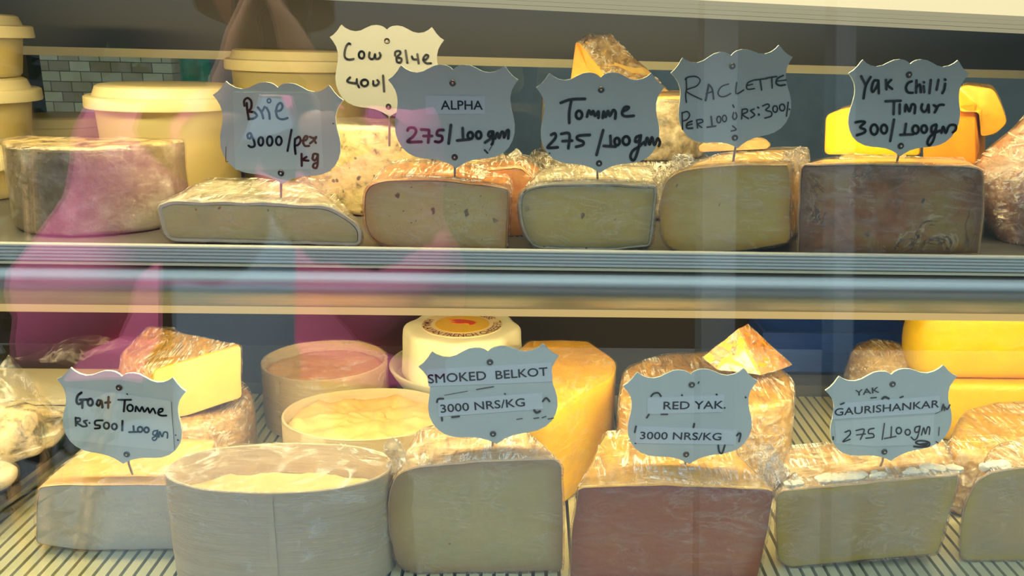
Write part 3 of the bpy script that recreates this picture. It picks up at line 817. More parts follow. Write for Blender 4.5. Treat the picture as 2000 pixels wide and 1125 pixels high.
# tent of film over the tray
b = MB(); pk = P(18, 690, .70); rows = []
base = [P(-160, 940, .60), P(-40, 930, .592), P(40, 900, .60), P(110, 850, .64), P(130, 800, .70), P(110, 775, .74), P(-60, 770, .76)]
for i, q in enumerate(spline(base, 4)):
    q.z = max(q.z, .030); rows.append([q.lerp(pk, t)+Vector((0, 0, -.030*math.sin(math.pi*t)*(1-t))) for t in [k/10 for k in range(11)]])
b.rings(rows, 0, 0, closed=False); b.jitter(.0015, 70, 1)
o = b.build('cling_film', M['film_clear'], None, origin=pk); tag(o, 'clear film drawn up to a peak over the tray at lower left', 'plastic wrap')
# cream board box behind
bx = root('cream_box', (-.5, .85, 0), 'cream coloured low box behind the Goat Tomme sign', 'box')
zl = P(100, 722, .875).z
b = MB(); b.box(-.70, X(300, .80, .04), .80, .875, .0005, zl-.006); b.build('box_body', M['carton'], bx, False)
b = MB(); b.box(-.702, X(301, .80, .04), .797, .878, zl-.0055, zl); b.build('box_lid', M['carton'], bx, False)
# loose wrinkled film on the box
b = MB(); rows = []
for i in range(15):
    u = i/14; row = []
    for j in range(9):
        w = j/8
        p = P(25+235*u, 702-34*u, .86).lerp(P(225+30*u, 722-20*u, .79), w*.6)
        p.z = max(p.z, zl+.002)+.016*math.sin(math.pi*u)*abs(math.sin(3.1*w+u*2))
        row.append(p)
    rows.append(row)
b.rings(rows, 0, 0, closed=False); b.jitter(.0025, 60, 6)
o = b.build('cling_film', M['film_clear'], None, origin=rows[7][4]); tag(o, 'loose crumpled clear film lying on the cream box', 'plastic wrap')
# peach wheel with a yellow wedge on it
cx = gx(405, .735, .05)
lump('round_cheese', 'peach rinded wrapped wheel under the pale yellow wedge', 'cheese', circle_fp(cx, .722, .0395, .056), .0004, .060, M['rind_peach'], 'rind', .008, .006, .002, .001, 40, M['film_gold'])
poly_block('cheese_wedge', 'pale yellow wedge in shiny wrap leaning on the peach wheel', 'cheese',
           [(300, 722, .685), (472, 672, .70), (474, 776, .70), (366, 828, .685), (290, 850, .672)],
           [(237, 690, .745), (292, 637, .775), (345, 640, .79), (300, 765, .76), (228, 740, .74)],
           M['paste_pale'], M['rind_gold'], M['film_gold'], .0615, r=8)
# goat tomme
wedge('half_round_cheese', 'pale wedge with broad cream top below the Goat Tomme sign', 'cheese',
      [(72, 950), (120, 946), (380, 946), (384, 960), (380, 1074), (150, 1076), (68, 1062)], .58, .66, (170, 425),
      M['paste_goat'], M['rind_peach'], M['film_clear'], 0, [10, 10, 6, 6, 6, 10, 10], .001, film_front='film_front')
# spruce boxes
def wood_box(label, cx, cy, rx, ry, h, wall=.0022, fill=.72, crumple=.002, seed=0, film=True, seam=250, sq=2.0, group='round spruce boxes of soft cheese'):
    rt = root('cheese_box', (cx, cy, 0), label, 'cheese box', group)
    def E(d, z, n=96):
        out = []
        for k in range(n):
            a = 2*math.pi*k/n; c_, s_ = math.cos(a), math.sin(a)
            out.append(Vector((cx+(rx-d)*math.copysign(abs(c_)**(2/sq), c_), cy+(ry-d)*math.copysign(abs(s_)**(2/sq), s_), z)))
        return out
    b = MB(); b.rings([E(0, .0005), E(-.0006, h*.3), E(-.0004, h*.7), E(0, h-.0006), E(.0006, h), E(wall-.0005, h), E(wall, h-.0006), E(wall, .004)], 2, 0)
    b.jitter(.0008, 25, seed)
    for v in b.v: v.z = max(v.z, .0004)
    b.build('wood_band', M['wood'], rt)
    a = R(seam); s_ = []
    b = MB()
    p = [Vector((cx+(rx+.0012)*math.cos(a+k*.05), cy+(ry+.0012)*math.sin(a+k*.05), 0)) for k in range(5)]
    b.rings([[Vector((q.x, q.y, .001)) for q in p], [Vector((q.x, q.y, h-.001)) for q in p]], 0, 0, closed=False); b.jitter(.0008, 25, seed)
    b.build('band_overlap', M['wood'], rt)
    zf = h*fill
    b = MB(); b.rings([E(wall+.0008, .0045), E(wall+.0012, zf-.004), E(wall+.006, zf)], 0, 9); b.jitter(crumple, 48, seed+3); b.jitter(crumple*.4, 140, seed+5)
    for v in b.v: v.z = max(v.z, .003)
    b.build('cheese', M['box_cheese'], rt)
    if film:
        b = MB(); zz = h+.0008
        b.rings([E(-.0014, h*.25), E(-.0012, h-.004), E(-.0008, zz-.0008), E(.003, zz), E(.008, zz-.0012)], 0, 6); b.jitter(.0009, 90, seed+1); b.build('cling_film', M['film_clear'] if film is True else M[film], rt)
    return rt
wood_box('round spruce box of cheese under film, furthest back', gx(634, .82, .06), .8225, .0605, .0575, .062, fill=.86, seed=1, seam=228)
wood_box('oval spruce box with uneven bulging cheese behind the Smoked Belkot sign', gx(716, .705, .062), .7115, .0735, .0555, .0545, fill=.88, crumple=.0065, seed=2, film=False, seam=290)
wood_box('large oval wooden box under film, front of the lower shelf', gx(548, .562, .08), .563, .0775, .038, .079, fill=.74, crumple=.003, seed=3, film='film_clear', seam=262, sq=2.15)
# wrapped cream wheel with a printed label, in a white bowl
cx = gx(905, .85, .07); cy = .838
bw = root('white_bowl', (cx, cy, 0), 'white plastic bowl under the labelled cream cheese', 'bowl')
b = MB()
def rc(r, z, n=72, cy=cy): return [Vector((cx+r*math.cos(2*math.pi*k/n), cy+r*math.sin(2*math.pi*k/n), z)) for k in range(n)]
b.rings([rc(.026, .0005), rc(.029, .003), rc(.044, .014), rc(.052, .020), rc(.070, .046), rc(.0735, .0525), rc(.0735, .054), rc(.0705, .054), rc(.066, .042), rc(.057, .0385), rc(.03, .037)], 2, 2)
b.build('bowl_body', M['white_plastic'], bw)
cw = root('cream_cheese_round', (cx, cy, .040), 'cream paper-wrapped round cheese with red and gold printed label', 'cheese')
ro = .0600; zc0, zc1 = .0405, .0935
oct_ = [(cx+ro*(1+.03*math.cos(8*a+.4))*math.cos(a), cy+ro*(1+.03*math.cos(8*a+.4))*math.sin(a)) for a in [2*math.pi*k/96 for k in range(96)]]
rs = prism_rings(oct_, zc0, zc1, .006, .004, 0, 96, 6)
rs = [[Vector((cx+(p.x-cx)*(1+.05*(zc1-p.z)/.05), cy+(p.y-cy)*(1+.05*(zc1-p.z)/.05), p.z)) for p in q] for q in rs]
rs = [[Vector((cx+(p.x-cx)*.955, cy+(p.y-cy)*.955, p.z)) for p in q] for q in rs]
b = MB(); b.rings(rs, 1, 6); b.jitter(.0007, 60, 2); b.build('paper_wrap', M['white_wrap'], cw)
lab = MB(); lab.rings([rc(.0405, zc1+.0001), rc(.0405, zc1+.0010)], 1, 4); labo = lab.build('round_label', M['label_paper'], cw); labo['label'] = 'round printed label'
g = MB(); g.rings([rc(.0272, zc1+.0008), rc(.0272, zc1+.0013)], 1, 3); g.build('label_disc', M['label_gold'], labo)
hd = [(-.016, .013), (-.010, .011), (-.004, .012), (.004, .010), (.010, .007), (.014, .002), (.012, -.004), (.008, -.006), (.006, -.001), (-.002, -.002), (-.012, -.001), (-.006, .003), (-.013, .006), (-.008, .008)]
g = MB(); q = [Vector((cx+x, cy+y+.002, zc1+.0014)) for x, y in hd]; q2 = [p+Vector((0, 0, .0003)) for p in q]; g.v = q+q2; n = len(hd)
g.f = [list(range(n)), list(range(n, 2*n))]+[[i, (i+1) % n, n+(i+1) % n, n+i] for i in range(n)]
g.build('label_emblem', M['label_red'], labo, False)
def text_mesh(s, bold=0):
    cu = bpy.data.curves.new('lettering', 'FONT'); cu.body = s; cu.size = 1; cu.resolution_u = 3; cu.offset = bold
    o = bpy.data.objects.new('tmp_lettering', cu); COL.objects.link(o)
    bpy.context.view_layer.update()
    dg = bpy.context.evaluated_depsgraph_get()
    me = bpy.data.meshes.new_from_object(o.evaluated_get(dg))
    vs = [v.co.copy() for v in me.vertices]; fs = [list(p.vertices) for p in me.polygons]
    bpy.data.objects.remove(o); bpy.data.curves.remove(cu); bpy.data.meshes.remove(me)
    x0 = min(v.x for v in vs); x1 = max(v.x for v in vs)
    return [Vector(((v.x-x0)/(x1-x0), v.y, 0)) for v in vs], fs
ink = MB()
def arc_text(s, r, a0, a1, h, inward):
    vs, fs = text_mesh(s, .012)
    out = []
    for v in vs:
        a = R(a0+(a1-a0)*v.x); rr = r+(v.y/.73)*h*(-1 if inward else 1)
        out.append(Vector((cx+rr*math.cos(a), cy+rr*math.sin(a), zc1+.0012)))
    ink.add(out, fs)
arc_text('HIMALAYAN FRENCH CHEESE P.L.', .0394, 158, 378, .0088, True)
arc_text('CHEESE', .0305, 80, 30, .0082, False)
ink.build('label_print', M['maroon_ink'], labo, False)
# smoked belkot
bk = wedge('cheese_wedge', 'tall pale wedge with plain face below the Smoked Belkot sign', 'cheese',
      [(773, 925), (815, 911), (930, 901), (1086, 895), (1098, 908), (1101, 1020), (1100, 1114), (960, 1120), (800, 1120), (774, 1100), (759, 1040), (758, 965)], .55, .605, (800, 1010),
      M['paste_smoked'], M['rind_smoked'], M['film_gold'], 0, [18, 20, 30, 10, 10, 20, 8, 20, 20, 20, 30, 30], .0004, (0, .006))
knot(bk, [P(782, 922, .562), P(776, 900, .566), P(772, 884, .566), P(762, 868, .564)], .0075)
# bright yellow wedge between
zt_ = .092
fp = [(X(985, .618, zt_), .618), (X(1062, .618, zt_), .618), (X(1196, .712, zt_), .712), (X(1206, .745, zt_), .745), (X(1150, .80, zt_), .80), (X(1030, .80, zt_), .80), (X(960, .70, zt_), .70)]
lump('cheese_wedge', 'bright yellow wrapped wedge standing between the Smoked Belkot and Red Yak wedges', 'cheese', [tuple(p[:2]) for p in round_poly([(*q, 0) for q in fp], .008)], .0004, zt_, M['paste_yellow'], 'paste', .005, .003, 0, .0008, 40, M['film_front'], M['rind_gold'])
# red yak
wedge('cheese_wedge', 'dark red-brown wedge with flat top below the Red Yak sign', 'cheese',
      [(1128, 951), (1300, 946), (1509, 955), (1513, 966), (1496, 1060), (1478, 1150), (1112, 1150), (1114, 1060)], .537, .628, (1178, 1405),
      M['paste_red'], M['rind_gold'], M['film_gold'], 0, [6, 20, 6, 6, 30, 6, 6, 20], .0006, ease=.9)
# wrapped wheel behind
zt_ = .0895
fp = [(X(1212, .66, zt_), .66), (X(1216, .735, zt_), .735), (X(1290, .772, zt_), .772), (X(1400, .778, zt_), .778), (X(1500, .757, zt_), .757), (X(1552, .715, zt_), .715), (X(1553, .665, zt_), .665), (X(1500, .645, zt_), .645), (X(1300, .642, zt_), .642)]
lump('round_cheese', 'golden wrapped wheel behind the Red Yak sign', 'cheese', [tuple(p[:2]) for p in round_poly([(*q, 0) for q in fp], .02)], .0004, zt_, M['rind_gold'], 'rind', .006, .005, .001, .0008, 40, M['film_gold'])
poly_block('cheese_wedge', 'small amber wedge tipped on top of the golden wheel', 'cheese',
           [(1371, 698, .70), (1444, 641, .712), (1489, 733, .69), (1400, 722, .692)],
           [(1440, 690, .745), (1460, 632, .735), (1548, 713, .715), (1500, 728, .71)],
           M['amber'], M['paste_orange'], M['film_gold'], .0908, r=3, cap=3)
# gaurishankar
ga = wedge('cheese_wedge', 'olive-grey wedge with crusty white top edge below the Yak Gaurishankar sign', 'cheese',
      [(1524, 957), (1640, 948), (1760, 936), (1874, 926), (1872, 942), (1850, 1020), (1832, 1082), (1680, 1096), (1540, 1110), (1518, 1094), (1514, 1020), (1516, 970)], .555, .625, (1540, 1830),
      M['paste_gauri'], M['rind_gauri'], M['film_gold'], 0, [8, 30, 30, 3, 5, 30, 8, 30, 10, 12, 20, 10], .0006, (0, .002))
# crusty white bloom along its top front edge
b = MB()
random.seed(3)
for k in range(34):
    t = random.random(); px = 1530+340*t; py = 956-30*t
    c = P(px, py-2-random.random()*11, .558+.004*random.random()); base = P(px, py, .558)
    rr = .0016+.0032*random.random()
    zf = base.z+.0032
    b.rings([[Vector((c.x+rr*s*math.cos(2*math.pi*j/10)*1.4, .561+.012*random.random()*0+rr*s*math.sin(2*math.pi*j/10)+.007*((k*7) % 5)/5, zf+h)) for j in range(10)] for s, h in ((1, -.003), (1.05, .0), (.6, .0012))], 0, 1)
b.jitter(.0008, 300, 2); o = b.build('white_crust', M['crust_white'], ga); o['label'] = 'white crusty bloom'
knot(ga, [P(1535, 952, .568), P(1512, 925, .572), P(1500, 895, .575), P(1508, 878, .578)], .010)
knot(ga, [P(1800, 905, .60), P(1832, 893, .603), P(1850, 880, .606)], .008, 'film_fold')
# wedge cut by the right edge of the picture
wr = wedge('cheese_wedge', 'olive wedge with orange edge at the right end of the lower shelf', 'cheese',
      [(1900, 948), (1925, 925), (1985, 914), (2090, 912), (2100, 930), (2090, 1112), (1900, 1112), (1877, 1095), (1873, 1045), (1882, 990)], .562, .612, (1925, 2120),
      M['paste_gauri'], M['rind_gauri'], M['film_gold'], 0, [24, 20, 30, 6, 6, 6, 10, 14, 30, 30], .0006)
b = MB()
for k in range(14):
    t = random.random(); px = 1925+110*t; py = 924-10*t
    base = P(px, py, .564); rr = .0016+.003*random.random()
    b.rings([[Vector((base.x+rr*s*math.cos(2*math.pi*j/10)*1.4, .567+rr*s*math.sin(2*math.pi*j/10)+.005*((k*7) % 5)/5, base.z+.0032+h)) for j in range(10)] for s, h in ((1, -.003), (1.05, 0), (.6, .0012))], 0, 1)
b.jitter(.0008, 300, 2); o = b.build('white_crust', M['crust_white'], wr); o['label'] = 'white crusty bloom'
# small cut piece between
poly_block('cheese_piece', 'small peach coloured cut piece behind the Yak Gaurishankar wedge', 'cheese',
           [(1690, 905, .634), (1800, 900, .634), (1838, 873, .634), (1856, 888, .634), (1852, 960, .634), (1690, 960, .634)],
           [(1700, 885, .66), (1800, 880, .66), (1834, 862, .66), (1850, 875, .66), (1850, 930, .66), (1700, 930, .66)],
           M['rind_peach'], M['rind_peach'], M['film_gold'], .0004, r=6)
# golden pile at the right
zt_ = .0585
fp = [(X(1850, .640, zt_), .640), (X(1900, .622, zt_), .622), (X(2150, .622, zt_), .622), (X(2150, .735, zt_), .735), (X(1960, .735, zt_), .735), (X(1880, .715, zt_), .715)]
lump('round_cheese', 'golden wrapped half wheel at the right end below the yellow wheels', 'cheese', [tuple(p[:2]) for p in round_poly([(*q, 0) for q in fp], .02)], .0004, zt_, M['rind_gold'], 'rind', .007, .005, .001, .001, 40, M['film_gold'])
fp = [(X(1800, .80, .06), .80), (X(1840, .765, .06), .765), (X(2120, .765, .06), .765), (X(2120, .875, .06), .875), (X(1830, .875, .06), .875)]
lump('round_cheese', 'bright yellow wheel at right, lower of two stacked', 'cheese', [tuple(p[:2]) for p in round_poly([(*q, 0) for q in fp], .03)], .0004, .0605, M['paste_yellow'], 'rind', .006, .006, .001, .0008, 40, M['film_tight'], group='stacked yellow wheels')
fp = [(X(1757, .82, .09), .82), (X(1800, .772, .09), .772), (X(2120, .772, .09), .772), (X(2120, .875, .09), .875), (X(1790, .875, .09), .875)]
lump('round_cheese', 'bright yellow wheel at right, upper of two stacked', 'cheese', [tuple(p[:2]) for p in round_poly([(*q, 0) for q in fp], .03)], .0615, .132, M['paste_yellow'], 'rind', .012, .014, .002, .0008, 40, M['film_tight'], group='stacked yellow wheels')
cx_ = gx(1722, .83, .05)
lump('cheese_ball', 'rounded tan wrapped cheese left of the yellow wheels', 'cheese', circle_fp(cx_, .83, .0335, .033), .0004, .0785, M['rind_straw'], 'rind', .022, .012, .003, .001, 40, M['film_gold'])
# blue crate at the back
cr = root('plastic_crate', (X(1640, .93, .03), .93, .012), 'blue plastic crate at the back right of the lower shelf', 'crate')
x0, x1 = X(1488, .91, .03), X(1790, .91, .03)
b = MB(); b.box(x0, x1, .914, .918, .0125, .063); b.box(x0, x1, .976, .980, .0125, .063); b.box(x0, x0+.004, .918, .976, .0125, .063); b.box(x1-.004, x1, .918, .976, .0125, .063); b.box(x0, x1, .914, .98, .0125, .016)
b.build('crate_body', M['blue_crate'], cr, False)
b = MB()
for z in (.024, .036, .048, .0605): b.box(x0-.001, x1+.001, .9125, .914, z, z+.0025)
b.build('crate_rib', M['blue_crate'], cr, False)

# ================================================================== price signs
HALF = [(0,.67),(.045,.705),(.10,.728),(.18,.738),(.27,.728),(.36,.692),(.45,.650),(.55,.632),(.65,.648),(.73,.685),(.785,.728),(.815,.70),(.86,.64),(.93,.575),(1.0,.535),
        (.945,.47),(.895,.39),(.872,.30),(.872,.22),(.89,.12),(.918,.02),(.934,-.08),(.93,-.19),(.895,-.30),(.83,-.40),(.74,-.475),(.62,-.525),(.50,-.545),(.38,-.553),(.26,-.570),(.15,-.603),(.06,-.648),(0,-.685)]
def outline():
    r_ = [(x, y*1.11) for x, y in HALF]
    return r_+[(-x, y) for x, y in reversed(r_[1:-1])]
def sign(what, pts, Y, stem, papers=(), prints=(), strokes=(), crop=(0, 0, 1), width=24, plate='sign', rivets=True, extra=()):
    """pts: left tip, right tip, cusp, bottom tip in the photograph"""
    ox, oy, sc = crop
    L, Rr, Cu, Bo = [P(a, b, Y) for a, b in pts]
    ex = (Rr-L); hw = ex.length/2; ex.normalize(); ez = Vector((-ex.z, 0, ex.x))
    mid = (Cu+Bo)/2; hh = (Cu-Bo).dot(ez)/(1.355*1.11)
    mid += ez*hh*.0075*1.11
    cxm = ((L+Rr)/2-mid).dot(ex); tilt = (Cu-Bo).dot(ex)/((Cu-Bo).dot(ez))
    if plate == 'sign_dimmed': pass
    def wp(x, y, d=0): # profile -> world
        p = mid+ex*(x*hw+cxm*(y/.6 if False else .5))+ez*(y*hh)
        return Vector((p.x, Y+d, p.z))
    foot = P(*stem, Y+.0012)
    rt = root('price_sign', (foot.x, Y+.001, foot.z), what[0], 'price sign', 'price signs')
    b = MB(); o_ = outline(); n = len(o_); th = .0016
    # fan-friendly triangulated faces, front and back, plus the rim
    f = [wp(x, y, 0) for x, y in o_]; k = [wp(x, y, th) for x, y in o_]
    b.v = f+k; b.f = [list(range(n)), list(range(2*n-1, n-1, -1))]+[[i, (i+1) % n, n+(i+1) % n, n+i] for i in range(n)]
    plt = b.build('sign_plate', M[plate], rt, False)
    bo = P(*pts[3], Y+.0012)
    b = MB(); b.tube([bo+Vector((0, 0, .012)), bo, foot+(foot-bo).normalized()*.014], .0009, 8)
    for v in b.v: v.y += .0014
    b.build('prong', M['steel'], rt)
    if rivets:
        for rv in rivets:
            c = P(rv[0], rv[1], Y); 
            b = MB(); rs = []
            for rr, d in ((.0021, .0003), (.0023, -.0005), (.0017, -.0012), (.0009, -.0009)):
                rs.append([Vector((c.x+rr*math.cos(2*math.pi*j/18), Y+d, c.z+rr*math.sin(2*math.pi*j/18))) for j in range(18)])
            b.rings(rs, 0, 1); rvo = b.build('rivet', M['rivet'], rt)
            b = MB(); b.rings([[Vector((c.x+rr*math.cos(2*math.pi*j/12), Y+d, c.z+rr*math.sin(2*math.pi*j/12))) for j in range(12)] for rr, d in ((.0009, -.0008), (.0007, -.0014))], 0, 1); b.build('rivet_pin', M['rivet_core'], rvo)
    def cp(x, y, d): return P(ox+x/sc, oy+y/sc, Y+d)
    made = []
    for q, mm in papers:
        b = MB(); a = [cp(x, y, -.0004) for x, y in q]; c = [cp(x, y, -.0001) for x, y in q]; n = len(q)
        b.v = a+c; b.f = [list(range(n)), list(range(2*n-1, n-1, -1))]+[[i, (i+1) % n, n+(i+1) % n, n+i] for i in range(n)]
        made.append(b.build('paper_label', M[mm], rt, False))
    for s, l, r_, cap, mm, pi in prints:
        vs, fs = text_mesh(s, 0)
        A, B = cp(*l, -.0006), cp(*r_, -.0006); u = B-A; w = Vector((-u.z, 0, u.x)).normalized(); ch = cap/sc*(A-CAM).dot(FW)/FPX
        b = MB()
        for e1, e2 in ((-1, 0), (1, 0), (0, 1), (0, -1)):
            b.add([A+u*v.x+w*(v.y/.73*ch)+u.normalized()*(e1*ch*.022)+w*(e2*ch*.022) for v in vs], fs)
        b.build('printed_text', M[mm], made[pi] if pi is not None else rt, False)
    groups = {}
    for st in strokes:
        mm = 'ink'; wd = width; path = st; closed = False
        if isinstance(st, dict):
            mm = st.get('m', 'ink'); wd = st.get('w', width)
            if 'e' in st:
                cx0, cy0, rx, ry = st['e']; path = [(cx0+rx*math.cos(.3+2*math.pi*k/14), cy0+ry*math.sin(.3+2*math.pi*k/14)) for k in range(15)]
            else: path = st['p']
        groups.setdefault(mm, MB())
        b = groups[mm]
        q = spline([(x, y, 0) for x, y in path], 5) if len(path) > 2 else [Vector((x, y, 0)) for x, y in path]
        dd = -.0007
        for i, p in enumerate(q):
            rr = wd/2
            kk = len(b.v); nn = 10
            b.v += [cp(p.x+rr*math.cos(2*math.pi*j/nn), p.y+rr*math.sin(2*math.pi*j/nn), dd) for j in range(nn)]; b.f.append(list(range(kk, kk+nn)))
            if i:
                d = p-q[i-1]
                if d.length > 1e-6:
                    d.normalize(); nx, ny = -d.y*rr, d.x*rr
                    kk = len(b.v); a = q[i-1]
                    b.v += [cp(a.x+nx, a.y+ny, dd), cp(a.x-nx, a.y-ny, dd), cp(p.x-nx, p.y-ny, dd), cp(p.x+nx, p.y+ny, dd)]; b.f.append([kk, kk+1, kk+2, kk+3])
    for mm, b in groups.items(): b.build('handwriting', M[mm], rt, False)
    return rt
E = lambda x, y, a, b, w=None, m=None: {**{'e': (x, y, a, b)}, **({'w': w} if w else {}), **({'m': m} if m else {})}
T = lambda p, w=None, m=None: {**{'p': p}, **({'w': w} if w else {}), **({'m': m} if m else {})}

sign(['grey-white shield sign handwritten Brie on a taped paper'], [(417,192),(672,202),(544,171),(548,360)], .628, (548,393),
     papers=[([(225,155),(1010,160),(1060,180),(1100,250),(1135,920),(255,928)],'paper_grey')],
     crop=(410,150,5.114), width=23, rivets=[(549,338)],
     strokes=[[(345,290),(342,240),(375,212),(412,245),(412,310),(388,345),(440,355),(468,385),(440,415),(385,425)],[(368,262),(372,330),(388,422)],
      [(478,305),(515,355),(532,415)],[(548,300),(518,350)],[(565,310),(590,360),(597,420)],E(590,240,18,20,16),
      [(655,345),(705,335),(725,295),(705,262),(675,285),(660,350),(680,410),(730,425),(775,412)],
      [(380,612),(376,580),(400,562),(416,590),(398,618)],[(412,585),(440,640),(445,690),(410,702),(385,688)],
      E(508,645,24,42),E(597,642,27,46),E(688,640,28,42),[(815,530),(775,740)],
      [(850,620),(847,690),(855,770)],[(850,625),(890,600),(905,640),(880,680),(850,685)],
      [(925,640),(960,630),(975,600),(950,595),(930,650),(950,690),(990,690)],[(1000,600),(1035,615),(1062,600)],[(1000,665),(1030,640),(1060,610)],[(1030,610),(1058,660)],
      [(915,770),(917,890)],[(965,800),(925,830),(985,838)],[(1030,800),(1032,775),(1060,770),(1075,790),(1050,835),(1025,820),(1030,790)],[(1078,775),(1075,870),(1060,912),(1030,900),(1040,870),(1075,858)],
      T([(1230,466),(1233,468)],14),T([(160,700),(158,840),(180,845)],6,'ink_thin')])
sign(['LED-lit shield sign handwritten Cow Blue, behind the Alpha sign'], [(644,80),(867,86),(757,58),(760,228)], .715, (760,252), crop=(640,40,5.625), width=25, plate='sign_dimmed', rivets=[(756,80),(759,208)],
     strokes=[[(248,262),(232,252),(205,280),(185,350),(190,405),(230,430),(285,422)],E(372,378,30,40),[(460,350),(455,400),(480,425),(510,410),(520,370),(525,415),(555,420),(580,390),(570,355)],
      [(740,385),(745,345),(785,335),(800,360),(765,400),(810,420),(800,460),(762,455),(755,400)],[(855,330),(875,465)],[(925,395),(940,425),(985,428)],[(985,370),(1000,470)],
      [(1050,435),(1085,425),(1105,388),(1075,380),(1050,430),(1080,468),(1135,470)],[(245,625),(215,660),(235,680),(310,690)],[(320,645),(322,690),(345,735)],E(405,685,38,36),
      [(500,665),(505,710),(540,710),(562,680),(545,655)],[(608,605),(620,780)]])
sign(['pale blue-grey shield sign with printed ALPHA strip'], [(759,164),(1013,164),(887,136),(888,329)], .622, (888,350),
     papers=[([(412,340),(1010,345),(1010,525),(430,527),(415,515)],'paper')], prints=[('ALPHA',(570,480),(985,481),92,'print',0)],
     crop=(750,120,5.114), width=28, rivets=[(884,162),(888,307)],
     strokes=[[(235,690),(250,665),(300,665),(320,700),(290,750),(240,790),(252,805),(375,802)],[(370,680),(440,685),(450,700),(440,810)],[(395,745),(480,745)],[(595,685),(540,690),(530,735),(575,745),(580,785),(550,805),(510,800)],
      T([(668,635),(645,820)],30),[(785,665),(790,785)],[(730,790),(855,778)],E(862,740,26,34),E(945,735,26,36),[(1085,700),(1050,705),(1042,740),(1070,750),(1090,700),(1088,800),(1075,830)],[(1080,760),(1010,810)],T([(1072,850),(1050,890)],8),T([(1005,885),(1035,915)],18),
      [(1110,770),(1132,715),(1150,765),(1175,705),(1195,715),(1200,760),(1225,695),(1245,692),(1240,770)]])
sign(['pale blue-grey shield sign handwritten Tomme in thick marker, upper shelf'], [(1048,180),(1299,179),(1176,151),(1167,338)], .622, (1167,356), crop=(1040,130,5.356), width=30, rivets=[(1174,175),(1170,319)],
     strokes=[[(295,380),(400,345),(550,338)],[(405,360),(385,480),(385,590)],E(487,505,32,42),[(570,525),(590,460),(615,500),(635,465),(655,515),(690,470),(690,538)],[(735,538),(745,470),(765,525),(790,465),(810,515),(845,455),(870,480),(865,545)],
      [(940,470),(990,450),(1008,425),(965,428),(937,490),(970,520),(1060,515)],[(195,715),(235,700),(238,750),(160,840),(190,850),(265,845)],[(300,705),(385,705),(375,855)],[(315,780),(415,775)],[(600,715),(480,725),(470,760),(530,785),(525,820),(455,840)],
      [(740,665),(670,925)],[(815,725),(820,820)],[(745,830),(870,838)],E(885,785,27,38),E(980,775,36,44),[(1135,720),(1085,740),(1075,785),(1110,780),(1132,735),(1110,850),(1075,960),(1045,980),(1025,940),(1050,880),(1110,840),(1170,790)],
      [(1180,820),(1200,745),(1225,815),(1250,740),(1275,820),(1312,752),(1332,790),(1322,830)],T([(175,905),(182,908)],14,'ink_thin')])
sign(['tilted shield sign handwritten Raclette in thin pen'], [(1311,148),(1549,117),(1431,108),(1437,290)], .622, (1432,320), crop=(1300,80,5.115), width=14, rivets=[(1430,129),(1435,269)],
     strokes=[[(205,370),(210,480),(200,540),(208,612)],[(195,385),(230,360),(300,355),(345,390),(310,450),(205,500),(360,585)],T([(430,435),(415,520),(400,595)],20),T([(430,435),(465,480),(480,580)],18),[(405,525),(470,505)],
      [(630,430),(560,455),(525,510),(540,550),(590,555),(650,525)],[(710,415),(705,525),(780,490)],[(885,390),(820,420),(815,480),(888,476)],[(815,445),(870,432)],T([(895,390),(1010,376)],16),T([(945,385),(960,490)],16),T([(1010,372),(1110,355)],16),T([(1060,365),(1065,470)],16),
      T([(1175,345),(1120,375),(1105,420),(1140,445),(1195,438)],18),[(1110,402),(1205,390)],[(165,715),(170,885)],[(165,720),(215,705),(240,740),(215,785),(172,800)],T([(265,800),(215,825),(215,870),(270,870)],17),[(212,845),(265,830)],[(310,790),(320,870)],[(310,790),(360,785),(370,810),(322,830),(362,865)],
      T([(455,755),(465,850)],17),T([(415,862),(500,850)],17),E(532,785,20,33),E(588,775,21,32),[(680,715),(670,760),(690,785),(712,755),(700,715)],T([(672,640),(682,662)],17),[(765,685),(760,780)],[(765,685),(810,680),(815,710),(768,735),(828,775)],
      [(885,680),(850,695),(870,715),(890,740),(850,768)],T([(922,663),(928,667)],20),T([(930,733),(934,737)],20),[(970,650),(1020,630),(1035,655),(1000,690),(1055,710),(1055,750),(990,770)],E(1095,680,23,32),E(1165,665,26,34),[(1226,612),(1208,752)],T([(1236,680),(1239,683)],16),[(670,848),(705,885),(655,900)]])
sign(['pale blue shield sign handwritten Yak Chilli Timur'], [(1658,149),(1893,150),(1779,125),(1756,305)], .616, (1752,321), crop=(1640,100,5.358), width=27, rivets=[(1775,146),(1759,285)],
     strokes=[[(225,262),(275,360)],[(325,270),(275,360),(250,495)],[(405,310),(360,310),(335,390),(350,425),(400,350),(405,310),(410,440)],[(485,300),(490,400)],[(540,300),(500,350),(550,395)],[(755,315),(715,335),(695,385),(715,430),(765,435)],
      [(805,305),(800,435)],[(800,380),(840,350),(850,430)],[(880,365),(885,430)],T([(882,325),(884,327)],28),[(955,300),(940,440)],[(1035,300),(1015,405)],[(1105,340),(1095,400),(1075,440)],T([(1103,297),(1106,299)],30),[(480,525),(640,518)],[(570,530),(565,660)],[(630,555),(628,655)],
      [(685,630),(695,560),(730,630),(755,560),(790,570),(785,650)],[(865,555),(855,600),(880,635),(915,610),(930,560),(935,640)],[(985,565),(1020,590),(995,640)],[(1010,610),(1040,565),(1090,562)],[(165,745),(225,735),(265,745),(215,795),(265,820),(260,850),(180,880)],
      E(362,820,37,52),E(465,815,32,45),[(570,715),(530,940)],[(695,760),(680,860)],[(635,875),(770,870)],E(795,820,32,42),E(885,815,30,39),[(1010,765),(965,790),(965,850),(1000,830),(1015,775),(985,920),(940,985),(920,950),(960,880),(1050,830)],
      [(1065,855),(1085,790),(1110,855),(1140,790),(1175,770),(1215,780),(1215,820),(1185,850)]])
